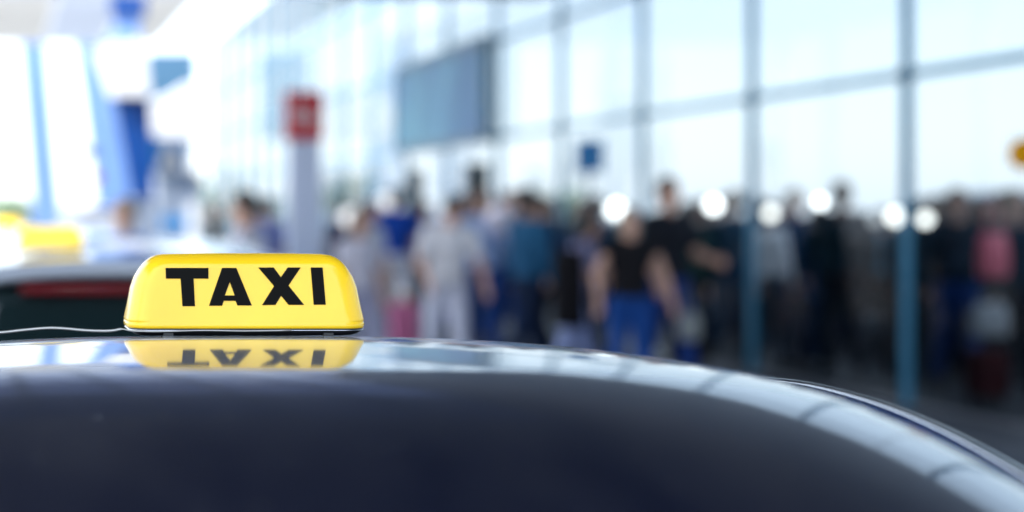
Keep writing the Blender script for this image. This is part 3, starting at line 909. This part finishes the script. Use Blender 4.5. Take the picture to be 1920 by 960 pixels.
for px, py, r_, on, lab in lampdata:  # glowing balls and their posts are added in place of sun glints
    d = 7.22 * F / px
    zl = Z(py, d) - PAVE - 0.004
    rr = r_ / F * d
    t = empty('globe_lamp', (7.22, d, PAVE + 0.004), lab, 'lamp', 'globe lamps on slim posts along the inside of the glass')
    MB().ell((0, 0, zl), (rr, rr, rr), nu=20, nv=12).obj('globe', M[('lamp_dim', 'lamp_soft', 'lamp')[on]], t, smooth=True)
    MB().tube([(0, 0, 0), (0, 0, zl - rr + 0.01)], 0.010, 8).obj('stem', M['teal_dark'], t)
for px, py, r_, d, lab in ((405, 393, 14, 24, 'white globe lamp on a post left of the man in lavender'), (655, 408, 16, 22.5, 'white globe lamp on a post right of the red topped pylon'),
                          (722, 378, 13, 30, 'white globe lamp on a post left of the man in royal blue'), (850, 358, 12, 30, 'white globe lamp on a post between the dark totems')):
    t = empty('globe_lamp', (W(px, d), d, PAVE), lab, 'lamp', 'globe lamps on posts')  # pale balls on made-up posts, standing in for glints
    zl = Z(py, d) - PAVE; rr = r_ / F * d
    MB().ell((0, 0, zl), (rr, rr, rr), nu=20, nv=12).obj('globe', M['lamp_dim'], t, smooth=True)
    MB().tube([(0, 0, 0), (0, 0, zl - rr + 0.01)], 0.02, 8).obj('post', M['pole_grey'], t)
# parked vehicles beyond the counter
bv = make_car('black_car', 'black high roofed car parked beyond the glass at the right', 'cars parked farther off',
              12.0, 18.6, 18.7, 18.85, 19.1, 21.8, 22.5, 23.2, lambda u, y: 1.90 - 0.02 * (y - 20.4) ** 2 - 0.05 * u * u - 0.4 * u ** 4, lambda y: 0.62, 'black_paint', zbelt=1.15)
wv = make_car('white_car', 'white car parked beyond the counter behind the glass', 'cars parked farther off',
              15.2, 29.0, 29.1, 29.4, 29.9, 32.4, 33.1, 34.0, lambda u, y: 1.56 - 0.03 * (y - 31.2) ** 2 - 0.05 * u * u - 0.5 * u ** 4, lambda y: 0.56, 'white_paint')
yv = make_car('yellow_car', 'yellow high roofed car parked beyond the glass', 'cars parked farther off',
              15.6, 34.0 - 5.6, 34.0 - 5.5, 28.7, 29.0, 31.6, 32.3, 33.0, lambda u, y: 1.95 - 0.02 * (y - 30.4) ** 2 - 0.05 * u * u - 0.4 * u ** 4, lambda y: 0.60, 'yellow_paint', zbelt=1.15)
yv.location.x = 18.4

# ------------------------------------------------------------------ trees
def make_tree(x, y, h, cr_, label, m='leaf', seed=1):
    rnd = random.Random(seed)
    t = empty('tree', (x, y, 0), label, 'tree', 'trees beyond the terminal')
    tk = MB().tube([(0, 0, 0), (0.05, 0.02, h * 0.3), (0.0, 0.05, h * 0.6), (0.05, 0, h * 0.85)], [0.16, 0.12, 0.08, 0.03], 8)
    for i in range(7):
        a = rnd.uniform(0, 6.28); z0 = h * rnd.uniform(0.32, 0.65)
        tk.tube([(0.02, 0.03, z0), (math.cos(a) * cr_ * 0.4, math.sin(a) * cr_ * 0.4, z0 + h * 0.12), (math.cos(a) * cr_ * 0.8, math.sin(a) * cr_ * 0.8, z0 + h * 0.2)], [0.06, 0.04, 0.015], 6)
    tk.obj('trunk', M['trunk'], t, smooth=True)
    mb = MB()
    cl = [(rnd.gauss(0, 0.42) * cr_, rnd.gauss(0, 0.42) * cr_, h * 0.66 + rnd.gauss(0, 0.15) * h) for _ in range(26)]
    for c in cl:
        for _ in range(75):
            p = Vector(c) + Vector((rnd.gauss(0, 0.17), rnd.gauss(0, 0.17), rnd.gauss(0, 0.14))) * cr_
            if p.z > h: continue
            a = Vector((rnd.uniform(-1, 1), rnd.uniform(-1, 1), rnd.uniform(-0.6, 0.6))).normalized() * 0.11
            b = a.orthogonal().normalized() * 0.055
            mb.add([p - a, p + b, p + a, p - b], [(0, 1, 2, 3)])
    mb.obj('crown', M[m], t, fix=False)
make_tree(W(425, 76), 76, Z(308, 76), 1.5, 'dense green tree rising behind the man in lavender', seed=3)
make_tree(W(660, 92), 92, Z(322, 92), 2.0, 'green tree far behind, right of the red topped pylon', seed=4)
make_tree(W(20, 88), 88, Z(366, 88), 1.9, 'pale green low tree far ahead at the left', 'leaf_pale', seed=5)
make_tree(W(1020, 95), 95, Z(352, 95), 2.4, 'pale green tree far beyond the glass wall', 'leaf_pale', seed=6)

# ------------------------------------------------------------------ people
INS = 'people inside the glass hall'
JOBS = []       # (object, voxel) meshes to fuse into one skin
def person(px, d, H, yaw, label, top, bottom, hair='hair_dark', skin='skin', sleeve=0.55, legs='trousers', lean=0, headp=0, heady=0,
           armL=(5, 8, 12), armR=(5, 8, 12), stride=12, hairlen=0, z0=PAVE, x=None, build=1.0, group='people waiting outside the terminal', shoes='shoe'):
    if group == INS:        # dark clothes inside take the teal of the shadows into their colour
        top, bottom = [(c[0] * 0.8, c[1] + 0.008, c[2] + 0.016) if max(c) < 0.12 else c for c in (top, bottom)]
    k = H / 1.75
    X = W(px, d) if x is None else x
    p = empty('person', (X, d, z0), label, 'person', group, R(yaw))
    vox = 0.009 if d < 17 else 0.011
    body, shirt, pants = MB(), MB(), MB()
    # legs first, to find the root height
    legsP = []
    for sx, a, b in ((-1, stride, 4), (1, -stride * 0.9, 14 if stride else 3)):
        hip = Vector((sx * 0.092 * k, 0, 0.92 * k))
        kn = hip + Vector((sx * 0.012, math.sin(R(a)), -math.cos(R(a)))) * 0.43 * k
        an = kn + Vector((0, math.sin(R(a - b)), -math.cos(R(a - b)))) * 0.41 * k
        legsP.append([hip, kn, an])
    low = min(l[2].z for l in legsP)
    dz = Vector((0, 0, 0.085 * k - low))
    for l in legsP:
        for i in range(3): l[i] = l[i] + dz
    piv = Vector((0, 0, 0.95 * k)) + dz
    Lm = Matrix.Rotation(-R(lean), 3, 'X')
    def T(x_, y_, z_): return piv + Lm @ (Vector((x_, y_, z_ - 0.95)) * k)
    Rm = Lm
    bd = build
    body.ell(T(0, -0.005, 0.98), Vector((0.155 * bd, 0.105, 0.12)) * k, Rm)
    body.ell(T(0, 0.0, 1.12), Vector((0.135 * bd, 0.092, 0.16)) * k, Rm)
    body.ell(T(0, 0.0, 1.30), Vector((0.165 * bd, 0.105, 0.19)) * k, Rm)
    shp = [T(sx * 0.178 * bd, 0, 1.41) for sx in (-1, 1)]
    body.tube([shp[0], T(0, 0, 1.44), shp[1]], [0.05 * k, 0.06 * k, 0.05 * k], 10, round_=True)
    body.tube([T(0, 0, 1.40), T(0, 0.012, 1.56)], [0.062 * k, 0.054 * k], 10, round_=True)
    shirt.ell(T(0, -0.005, 0.995), Vector((0.175 * bd, 0.125, 0.125)) * k, Rm)
    shirt.ell(T(0, 0.0, 1.12), Vector((0.160 * bd, 0.115, 0.18)) * k, Rm)
    shirt.ell(T(0, 0.0, 1.30), Vector((0.186 * bd, 0.125, 0.185)) * k, Rm)
    shirt.tube([shp[0], T(0, 0, 1.432), shp[1]], [0.066 * k, 0.070 * k, 0.066 * k], 10, round_=True)
    pants.ell(T(0, -0.008, 0.955), Vector((0.172 * bd, 0.122, 0.115)) * k, Rm)
    # arms with hands
    for sx, (pt, ab, el), sh_ in ((-1, armL, shp[0]), (1, armR, shp[1])):
        u = Lm @ Vector((sx * math.sin(R(ab)), math.sin(R(pt)) * math.cos(R(ab)), -math.cos(R(pt)) * math.cos(R(ab))))
        ebw = sh_ + u * 0.285 * k
        fa_ = Lm @ Vector((sx * math.sin(R(ab)) * 0.5 - sx * 0.25 * math.sin(R(el)), math.sin(R(pt + el)), -math.cos(R(pt + el)))).normalized()
        wr_ = ebw + fa_ * 0.245 * k
        body.tube([sh_, sh_ + u * 0.10 * k, ebw], [0.050 * k, 0.046 * k, 0.038 * k], 10, round_=True)
        body.tube([ebw, ebw + fa_ * 0.08 * k, wr_], [0.039 * k, 0.040 * k, 0.026 * k], 10, round_=True)
        side = fa_.cross(Vector((sx, 0, 0)))
        side = side.normalized() if side.length > 0.1 else Vector((0, 1, 0))
        pal = fa_.cross(side).normalized() * -sx           # towards the body
        pc = wr_ + fa_ * 0.05 * k
        body.tube([wr_, pc - side * 0.012 * k, wr_ + fa_ * 0.085 * k], [0.024 * k, 0.030 * k, 0.030 * k], 8, round_=True)
        body.tube([wr_ + fa_ * 0.03 * k + side * 0.022 * k, wr_ + fa_ * 0.085 * k + side * 0.026 * k], [0.016 * k, 0.016 * k], 8, round_=True)
        body.tube([wr_ + fa_ * 0.03 * k - side * 0.022 * k, wr_ + fa_ * 0.085 * k - side * 0.026 * k], [0.016 * k, 0.016 * k], 8, round_=True)
        for q, ln in ((-1.5, 0.058), (-0.5, 0.072), (0.5, 0.078), (1.5, 0.068)):
            b0 = wr_ + fa_ * 0.088 * k + side * q * 0.021 * k
            b1 = b0 + (fa_ + pal * 0.25).normalized() * ln * 0.5 * k
            b2 = b1 + (fa_ + pal * 0.95).normalized() * ln * 0.55 * k
            body.tube([b0, b1, b2], [0.0098 * k, 0.0094 * k, 0.0085 * k], 7, round_=True)
        b0 = wr_ + fa_ * 0.035 * k + side * 0.030 * k
        b1 = b0 + (fa_ * 0.7 + side * 0.75 + pal * 0.3).normalized() * 0.035 * k
        b2 = b1 + (fa_ + side * 0.15 + pal * 0.4).normalized() * 0.032 * k
        body.tube([b0, b1, b2], [0.013 * k, 0.0115 * k, 0.010 * k], 7, round_=True)
        if sleeve <= 0.6:
            shirt.tube([sh_, sh_ + u * 0.285 * k * (sleeve / 0.6) * 0.75], [0.064 * k, 0.060 * k], 10, round_=True)
        else:
            shirt.tube([sh_, ebw], [0.064 * k, 0.052 * k], 10, round_=True)
            shirt.tube([ebw, ebw + fa_ * 0.225 * k], [0.051 * k, 0.038 * k], 10, round_=True)
    # legs and feet
    for l in legsP:
        body.tube([l[0], l[0] * 0.6 + l[1] * 0.4, l[1]], [0.082 * k, 0.076 * k, 0.052 * k], 10, round_=True)
        body.tube([l[1], l[1] * 0.7 + l[2] * 0.3, l[2]], [0.052 * k, 0.056 * k, 0.036 * k], 10, round_=True)
        body.tube([l[2] + Vector((0, -0.03, -0.035)) * k, l[2] + Vector((0, 0.14, -0.055)) * k], [0.034 * k, 0.024 * k], 8, round_=True)
        if legs == 'trousers':
            pants.tube([l[0], l[0] * 0.6 + l[1] * 0.4, l[1]], [0.096 * k, 0.092 * k, 0.072 * k], 10, round_=True)
            pants.tube([l[1], l[2] + Vector((0, 0, 0.02))], [0.071 * k, 0.062 * k], 10, round_=True)
        elif legs == 'shorts':
            pants.tube([l[0], l[0] * 0.15 + l[1] * 0.85], [0.098 * k, 0.088 * k], 10, round_=True)
    if legs == 'skirt':
        mid = (legsP[0][1] + legsP[1][1]) / 2
        pants.tube([T(0, 0, 0.98), Vector((0, 0, 0.75 * k)) + dz, Vector((0, mid.y * 0.5, mid.z))], [0.15 * k, 0.20 * k, 0.23 * k], 14)
    # head
    hm = Rm @ Matrix.Rotation(R(heady), 3, 'Z') @ Matrix.Rotation(-R(headp), 3, 'X')
    nb = T(0, 0.010, 1.535)
    def Hd(x_, y_, z_): return nb + hm @ (Vector((x_, y_, z_)) * k)
    body.ell(Hd(0, -0.005, 0.125), Vector((0.076, 0.094, 0.098)) * k, hm, 16, 12)
    body.ell(Hd(0, 0.022, 0.060), Vector((0.060, 0.068, 0.082)) * k, hm, 14, 10)
    body.ell(Hd(0, 0.078, -0.008), Vector((0.026, 0.020, 0.020)) * k, hm)
    body.tube([Hd(0, 0.088, 0.100), Hd(0, 0.108, 0.062)], [0.010 * k, 0.0165 * k], 8, round_=True)
    body.tube([Hd(-0.045, 0.072, 0.112), Hd(0, 0.086, 0.116), Hd(0.045, 0.072, 0.112)], 0.014 * k, 8, round_=True)
    body.tube([Hd(-0.022, 0.085, 0.030), Hd(0, 0.094, 0.031), Hd(0.022, 0.085, 0.030)], 0.0095 * k, 8, round_=True)
    for sx in (-1, 1):
        body.ell(Hd(sx * 0.078, -0.006, 0.092), Vector((0.012, 0.022, 0.034)) * k, hm)
    hair_ = MB()
    hair_.ell(Hd(0, -0.018, 0.140), Vector((0.086, 0.098, 0.098)) * k, hm, 16, 12)
    hair_.ell(Hd(0, -0.050, 0.090), Vector((0.080, 0.064, 0.090)) * k, hm, 14, 10)
    if hairlen:
        hair_.ell(Hd(0, -0.062, 0.06 - hairlen * 0.5), Vector((0.078, 0.045, 0.08 + hairlen * 0.6)) * k, hm, 14, 10)
        for sx in (-1, 1):
            hair_.ell(Hd(sx * 0.072, -0.015, 0.06 - hairlen * 0.3), Vector((0.024, 0.045, 0.07 + hairlen * 0.5)) * k, hm)
    bo = body.obj('body', M[skin], p, smooth=True, fix=False)
    JOBS.append((bo, vox))
    so = shirt.obj('shirt' if sleeve <= 0.6 else 'jacket', cloth(top), p, smooth=True, fix=False); JOBS.append((so, 0.015))
    po = pants.obj({'trousers': 'trousers', 'shorts': 'shorts', 'skirt': 'skirt'}[legs], cloth(bottom), p, smooth=True, fix=False); JOBS.append((po, 0.015))
    ho = hair_.obj('hair', M[hair], p, smooth=True, fix=False); JOBS.append((ho, 0.010))
    for sx in (-1, 1):
        MB().ell(Hd(sx * 0.031, 0.078, 0.093), Vector((0.013, 0.010, 0.009)) * k, hm, 8, 6).obj('eye', M['eye'], p, smooth=True)
    for l in legsP:
        c = l[2]
        s_ = MB()
        s_.tube([c + Vector((0, -0.045, -0.040)) * k, c + Vector((0, 0.06, -0.048)) * k, c + Vector((0, 0.165, -0.058)) * k], [0.044 * k, 0.044 * k, 0.030 * k], 10, round_=True)
        s_.obj('shoe', M[shoes], p, smooth=True)
    return p

JEANS = (0.010, 0.045, 0.20)
JEANS_D = (0.008, 0.022, 0.075)
BLACK = (0.010, 0.010, 0.014)
TEALJ = (0.010, 0.055, 0.11)
person(466, 13.0, 1.76, 62, 'man in a lavender shirt turned left beside the pylon', (0.84, 0.80, 0.98), (0.10, 0.11, 0.16), headp=12, sleeve=0.9, armR=(35, 8, 40), z0=0.004)
person(500, 19.0, 1.66, 20, 'person in a periwinkle shirt half hidden behind the pylon', (0.26, 0.30, 0.60), JEANS_D)
person(402, 23.5, 1.62, 100, 'person in black with brown hair left of the man in lavender', (0.012, 0.016, 0.02), BLACK, hair='hair_brown', sleeve=0.9)
person(233, 12.4, 1.70, 165, 'bald headed man standing beyond the silver car ahead', (0.42, 0.50, 0.72), JEANS_D, hair='hair_blond', z0=0.004)
person(672, 15.5, 1.50, 200, 'short woman in a pale lilac shirt beside the yellow sign', (0.78, 0.75, 0.86), (0.50, 0.50, 0.68), hair='hair_brown', hairlen=0.08)
person(742, 21.0, 1.80, 10, 'man in a royal blue shirt and white shorts', (0.010, 0.070, 0.42), (0.80, 0.80, 0.86), legs='shorts', armL=(5, 20, 20), armR=(5, 18, 20))
person(836, 14.6, 1.66, 185, 'dark haired man in a white T-shirt looking down', (0.84, 0.82, 0.90), (0.66, 0.67, 0.80), headp=38, lean=10, armL=(15, 16, 30), armR=(20, 16, 40), build=1.06)
person(905, 17.2, 1.74, 170, 'man in a grey blue shirt and blue jeans holding a round white bag', (0.30, 0.42, 0.70), (0.012, 0.05, 0.22), armL=(28, 14, 95), armR=(8, 12, 15), skin='skin_tan', build=1.05)
person(990, 15.2, 1.72, 285, 'man in a dark teal jacket walking to the right', (0.016, 0.095, 0.20), (0.010, 0.022, 0.06), sleeve=0.9, skin='skin_tan', stride=18, build=1.25)
person(945, 19.5, 1.70, 190, 'person in a steel blue shirt behind the man with the white bag', (0.10, 0.19, 0.36), (0.014, 0.04, 0.15), build=1.1)
person(1078, 14.2, 1.52, 250, 'dark haired woman in a lilac top carrying a black bag', (0.36, 0.34, 0.55), (0.30, 0.36, 0.62), hairlen=0.10, headp=18, lean=8, armL=(40, 10, 60), armR=(25, 10, 70))
person(1180, 13.6, 1.52, 186, 'fair haired woman in a black top and blue jeans', (0.010, 0.009, 0.012), (0.012, 0.07, 0.30), hair='hair_blond', sleeve=0.15, hairlen=0.04, armL=(6, 22, 16), armR=(6, 22, 16), stride=6, build=1.15)
person(1252, 14.2, 1.77, 200, 'tall man in a black T-shirt beside the fair haired woman', (0.012, 0.014, 0.022), (0.012, 0.045, 0.22), armL=(10, 14, 70), armR=(10, 14, 25), skin='skin', sleeve=0.5, build=1.05)
person(1312, 22.0, 1.66, 175, 'person in a cream top behind the tall man in black T-shirt', (0.60, 0.52, 0.46), (0.10, 0.16, 0.22), hair='hair_blond')
person(1034, 22.5, 1.68, 30, 'person in a maroon brown jacket walking away', (0.030, 0.014, 0.020), (0.012, 0.010, 0.016), sleeve=0.9)
person(705, 27.0, 1.68, 185, 'distant person in a mauve shirt near the white globe lamp', (0.42, 0.30, 0.46), (0.22, 0.22, 0.32))
person(800, 27.0, 1.64, 170, 'distant person in a grey shirt between the dark totems', (0.30, 0.32, 0.46), JEANS_D)
person(640, 24.0, 1.62, 15, 'distant person in a dark violet jacket right of the pylon', (0.06, 0.05, 0.11), BLACK, sleeve=0.9, hair='hair_brown')
person(1120, 19.0, 1.66, 20, 'person in a dark teal coat between two women', (0.010, 0.06, 0.11), JEANS, sleeve=0.9)
# behind the glass
HF = PAVE + 0.004
person(1376, 18.6, 1.72, 30, 'person in a dark teal coat inside beside the first mullion', (0.008, 0.035, 0.06), TEALJ, sleeve=0.9, z0=HF, group=INS, build=1.15)
person(1440, 16.95, 1.60, 200, 'person in a white blouse inside between dark coats', (0.85, 0.88, 0.92), (0.008, 0.02, 0.04), hair='hair_dark', sleeve=0.9, z0=HF, group=INS)
person(1490, 17.4, 1.71, 160, 'brown haired person in a navy jacket inside the glass', (0.008, 0.040, 0.11), (0.016, 0.08, 0.24), hair='hair_brown', sleeve=0.9, z0=HF, group=INS)
person(1578, 16.2, 1.77, 345, 'tall man in black inside the glass, nearest the middle of the bay', (0.006, 0.016, 0.022), (0.012, 0.010, 0.016), sleeve=0.9, z0=HF, group=INS, build=1.3)
person(1535, 20.0, 1.60, 20, 'person in a bright teal jacket behind the tall man in black', (0.02, 0.19, 0.40), JEANS_D, sleeve=0.9, z0=HF, group=INS)
person(1655, 18.4, 1.52, 340, 'short person in a teal top left of the second mullion', (0.02, 0.26, 0.40), BLACK, z0=HF, group=INS, sleeve=0.9)
person(1794, 14.6, 1.68, 165, 'person in a black jacket and blue jeans right of the second mullion', (0.010, 0.014, 0.020), (0.012, 0.06, 0.24), sleeve=0.9, z0=HF, group=INS, heady=-15, build=1.2)
person(1902, 13.8, 1.66, 190, 'person in a dark coat at the far right inside the glass', (0.010, 0.020, 0.030), BLACK, sleeve=0.9, z0=HF, group=INS, build=1.2)
person(1330, 21.0, 1.60, 10, 'person in dark trousers inside left of the first mullion', (0.010, 0.030, 0.05), BLACK, sleeve=0.9, z0=HF, group=INS)
person(1730, 17.0, 1.56, 350, 'person in a charcoal coat inside behind the second mullion', (0.014, 0.016, 0.02), BLACK, sleeve=0.9, z0=HF, group=INS)

# the rest of the crowd, farther back and between the others
person(866, 20.5, 1.70, 200, 'person in a pale blue shirt behind the man in the white T-shirt', (0.36, 0.44, 0.66), JEANS, lean=4)
person(690, 18.5, 1.60, 215, 'person in a white top behind the short woman in lilac', (0.78, 0.78, 0.86), (0.55, 0.55, 0.68), hair='hair_brown', hairlen=0.08)
person(1012, 18.0, 1.66, 120, 'person in a navy sweater behind the man in the dark teal jacket', (0.012, 0.030, 0.085), BLACK, sleeve=0.9)
person(968, 22.0, 1.78, 175, 'tall person in a slate jacket at the back of the crowd', (0.06, 0.12, 0.22), JEANS_D, sleeve=0.9)
person(1095, 16.5, 1.60, 190, 'person in a dark blue top behind the woman with the black bag', (0.015, 0.05, 0.12), BLACK, hairlen=0.08)
person(1288, 16.4, 1.58, 350, 'person in a dark green coat right of the tall man in black T-shirt', (0.010, 0.035, 0.035), BLACK, sleeve=0.9)
person(1352, 19.8, 1.66, 10, 'person in a black coat just left of the first mullion inside', BLACK, BLACK, sleeve=0.9, z0=HF, group=INS)
person(1412, 20.6, 1.70, 180, 'person in a dark blue coat at the back beside the first mullion inside', (0.008, 0.022, 0.05), BLACK, sleeve=0.9, z0=HF, group=INS)
person(1462, 20.4, 1.58, 170, 'person in a black sweater behind the navy jacket inside', BLACK, (0.008, 0.02, 0.05), sleeve=0.9, z0=HF, group=INS)
person(1612, 18.8, 1.50, 160, 'person in a plum top right of the tall man in black inside', (0.035, 0.020, 0.040), BLACK, sleeve=0.9, z0=HF, group=INS, hairlen=0.1)
person(1690, 17.4, 1.54, 200, 'person in a dark navy coat behind the second mullion inside', (0.006, 0.014, 0.030), BLACK, sleeve=0.9, z0=HF, group=INS)
person(1758, 16.4, 1.64, 20, 'person in a black hooded coat behind the black jacket inside', BLACK, BLACK, sleeve=0.9, z0=HF, group=INS)
person(1838, 15.6, 1.60, 180, 'person in a dark grey coat behind the pink bag inside', (0.018, 0.02, 0.024), BLACK, sleeve=0.9, z0=HF, group=INS, hairlen=0.06)
person(1880, 15.0, 1.66, 10, 'person in black behind the paper bag inside', BLACK, BLACK, sleeve=0.9, z0=HF, group=INS)

# fuse every figure into a continuous surface
for o, vx in JOBS:
    m_ = o.modifiers.new('fuse', 'REMESH'); m_.mode = 'VOXEL'; m_.voxel_size = vx; m_.use_smooth_shade = True
    q_ = o.modifiers.new('soften', 'SMOOTH'); q_.factor = 0.5; q_.iterations = 2
dg = bpy.context.evaluated_depsgraph_get()
for o, vx in JOBS:
    me = bpy.data.meshes.new_from_object(o.evaluated_get(dg))
    me.name = o.name
    old = o.data
    o.modifiers.clear()
    if not me.materials: me.materials.append(old.materials[0])
    o.data = me
    me.polygons.foreach_set('use_smooth', [True] * len(me.polygons))

# ------------------------------------------------------------------ bags and luggage
def suitcase(px, d, w_, h_, col, label, z0=PAVE, rz=10):
    s = empty('suitcase', (W(px, d), d, z0), label, 'suitcase', 'luggage among the people', R(rz))
    c = cloth(col)
    b_ = MB().box(-w_ / 2, w_ / 2, -0.11, 0.11, 0.06, h_).obj('shell', c, s, bevel=0.04, seg=3)
    for i in range(4):
        x = -w_ / 2 + w_ * (i + 0.5) / 4
        MB().box(x - 0.012, x + 0.012, -0.116, -0.111, 0.14, h_ - 0.08).obj('rib', c, s)
    for x in (-w_ / 2 + 0.05, w_ / 2 - 0.05):
        for y in (-0.07, 0.07):
            MB().tube([(x - 0.012, y, 0.032), (x + 0.012, y, 0.032)], 0.032, 12).obj('wheel', M['rubber'], s)
    MB().tube([(-0.09, 0.09, h_ - 0.02), (-0.09, 0.09, h_ + 0.30), (0.09, 0.09, h_ + 0.30), (0.09, 0.09, h_ - 0.02)], 0.010, 8).obj('handle', M['black_plastic'], s)
    return s
def bag(px, d, py, w_, h_, col, label, name='shoulder_bag', th=0.12, strap=0.45, rnd=False, cat='bag'):
    s = empty(name, (W(px, d), d, Z(py, d)), label, cat, 'bags carried by people')
    if rnd:
        b_ = MB().ell((0, 0, 0), (w_ / 2, th / 2, h_ / 2), nu=20, nv=12).obj('pouch', cloth(col), s, smooth=True)
    else:
        b_ = MB().loft([[(x, y, z) for x, y in rrect(hw, hd, 0.03, 4)] for z, hw, hd in ((-h_ / 2, w_ / 2 * 0.85, th / 2 * 0.7), (-h_ / 2 + 0.03, w_ / 2, th / 2), (0, w_ / 2, th / 2 * 1.05), (h_ / 2 - 0.03, w_ / 2 * 0.92, th / 2 * 0.8), (h_ / 2, w_ / 2 * 0.8, th / 2 * 0.5))]).obj('pouch', cloth(col), s, smooth=True)
    MB().tube([(-w_ * 0.36, 0, h_ * 0.36), (-w_ * 0.2, 0, h_ / 2 + strap * 0.6), (0, 0, h_ / 2 + strap), (w_ * 0.2, 0, h_ / 2 + strap * 0.6), (w_ * 0.36, 0, h_ * 0.36)], 0.012, 8).obj('strap', cloth(tuple(c * 0.6 for c in col)), s, smooth=True)
    return s
suitcase(757, 17.0, 0.26, 0.62, (0.74, 0.22, 0.40), 'upright pink suitcase below the man in white shorts', rz=0)
bag(935, 16.9, 414, 0.27, 0.27, (0.72, 0.70, 0.85), 'round white bag held up by the man in grey blue', rnd=True, strap=0.08)  # sun glint modelled as a pale round solid with a strap
bag(1066, 13.95, 540, 0.24, 0.62, (0.010, 0.009, 0.012), 'long black bag hanging from the dark haired woman', strap=0.35)
bag(1862, 13.6, 480, 0.21, 0.34, (1.0, 0.20, 0.27), 'pink bag hanging in front of the dark coat at the far right', strap=0.3)
bag(1322, 19.2, 566, 0.20, 0.36, (0.30, 0.36, 0.42), 'pale grey bag left of the first mullion', strap=0.3)
bag(1292, 13.9, 612, 0.15, 0.22, (0.34, 0.36, 0.36), 'small pale bag by the tall man in black T-shirt', strap=0.2)
bag(1632, 17.0, 605, 0.18, 0.20, (0.22, 0.26, 0.30), 'small grey bag right of the tall man in black', strap=0.25)
bag(1856, 13.4, 600, 0.26, 0.26, (0.40, 0.42, 0.44), 'crumpled white paper bag held at the far right', strap=0.12)
suitcase(1850, 13.6, 0.24, 0.42, (0.055, 0.006, 0.008), 'small dark red suitcase at the far right inside the glass', z0=HF, rz=12)
suitcase(1700, 15.8, 0.34, 0.66, (0.010, 0.012, 0.016), 'upright black suitcase inside behind the second mullion', z0=HF)
suitcase(1530, 17.0, 0.36, 0.70, (0.010, 0.030, 0.08), 'upright navy suitcase inside left of the tall man in black', z0=HF)
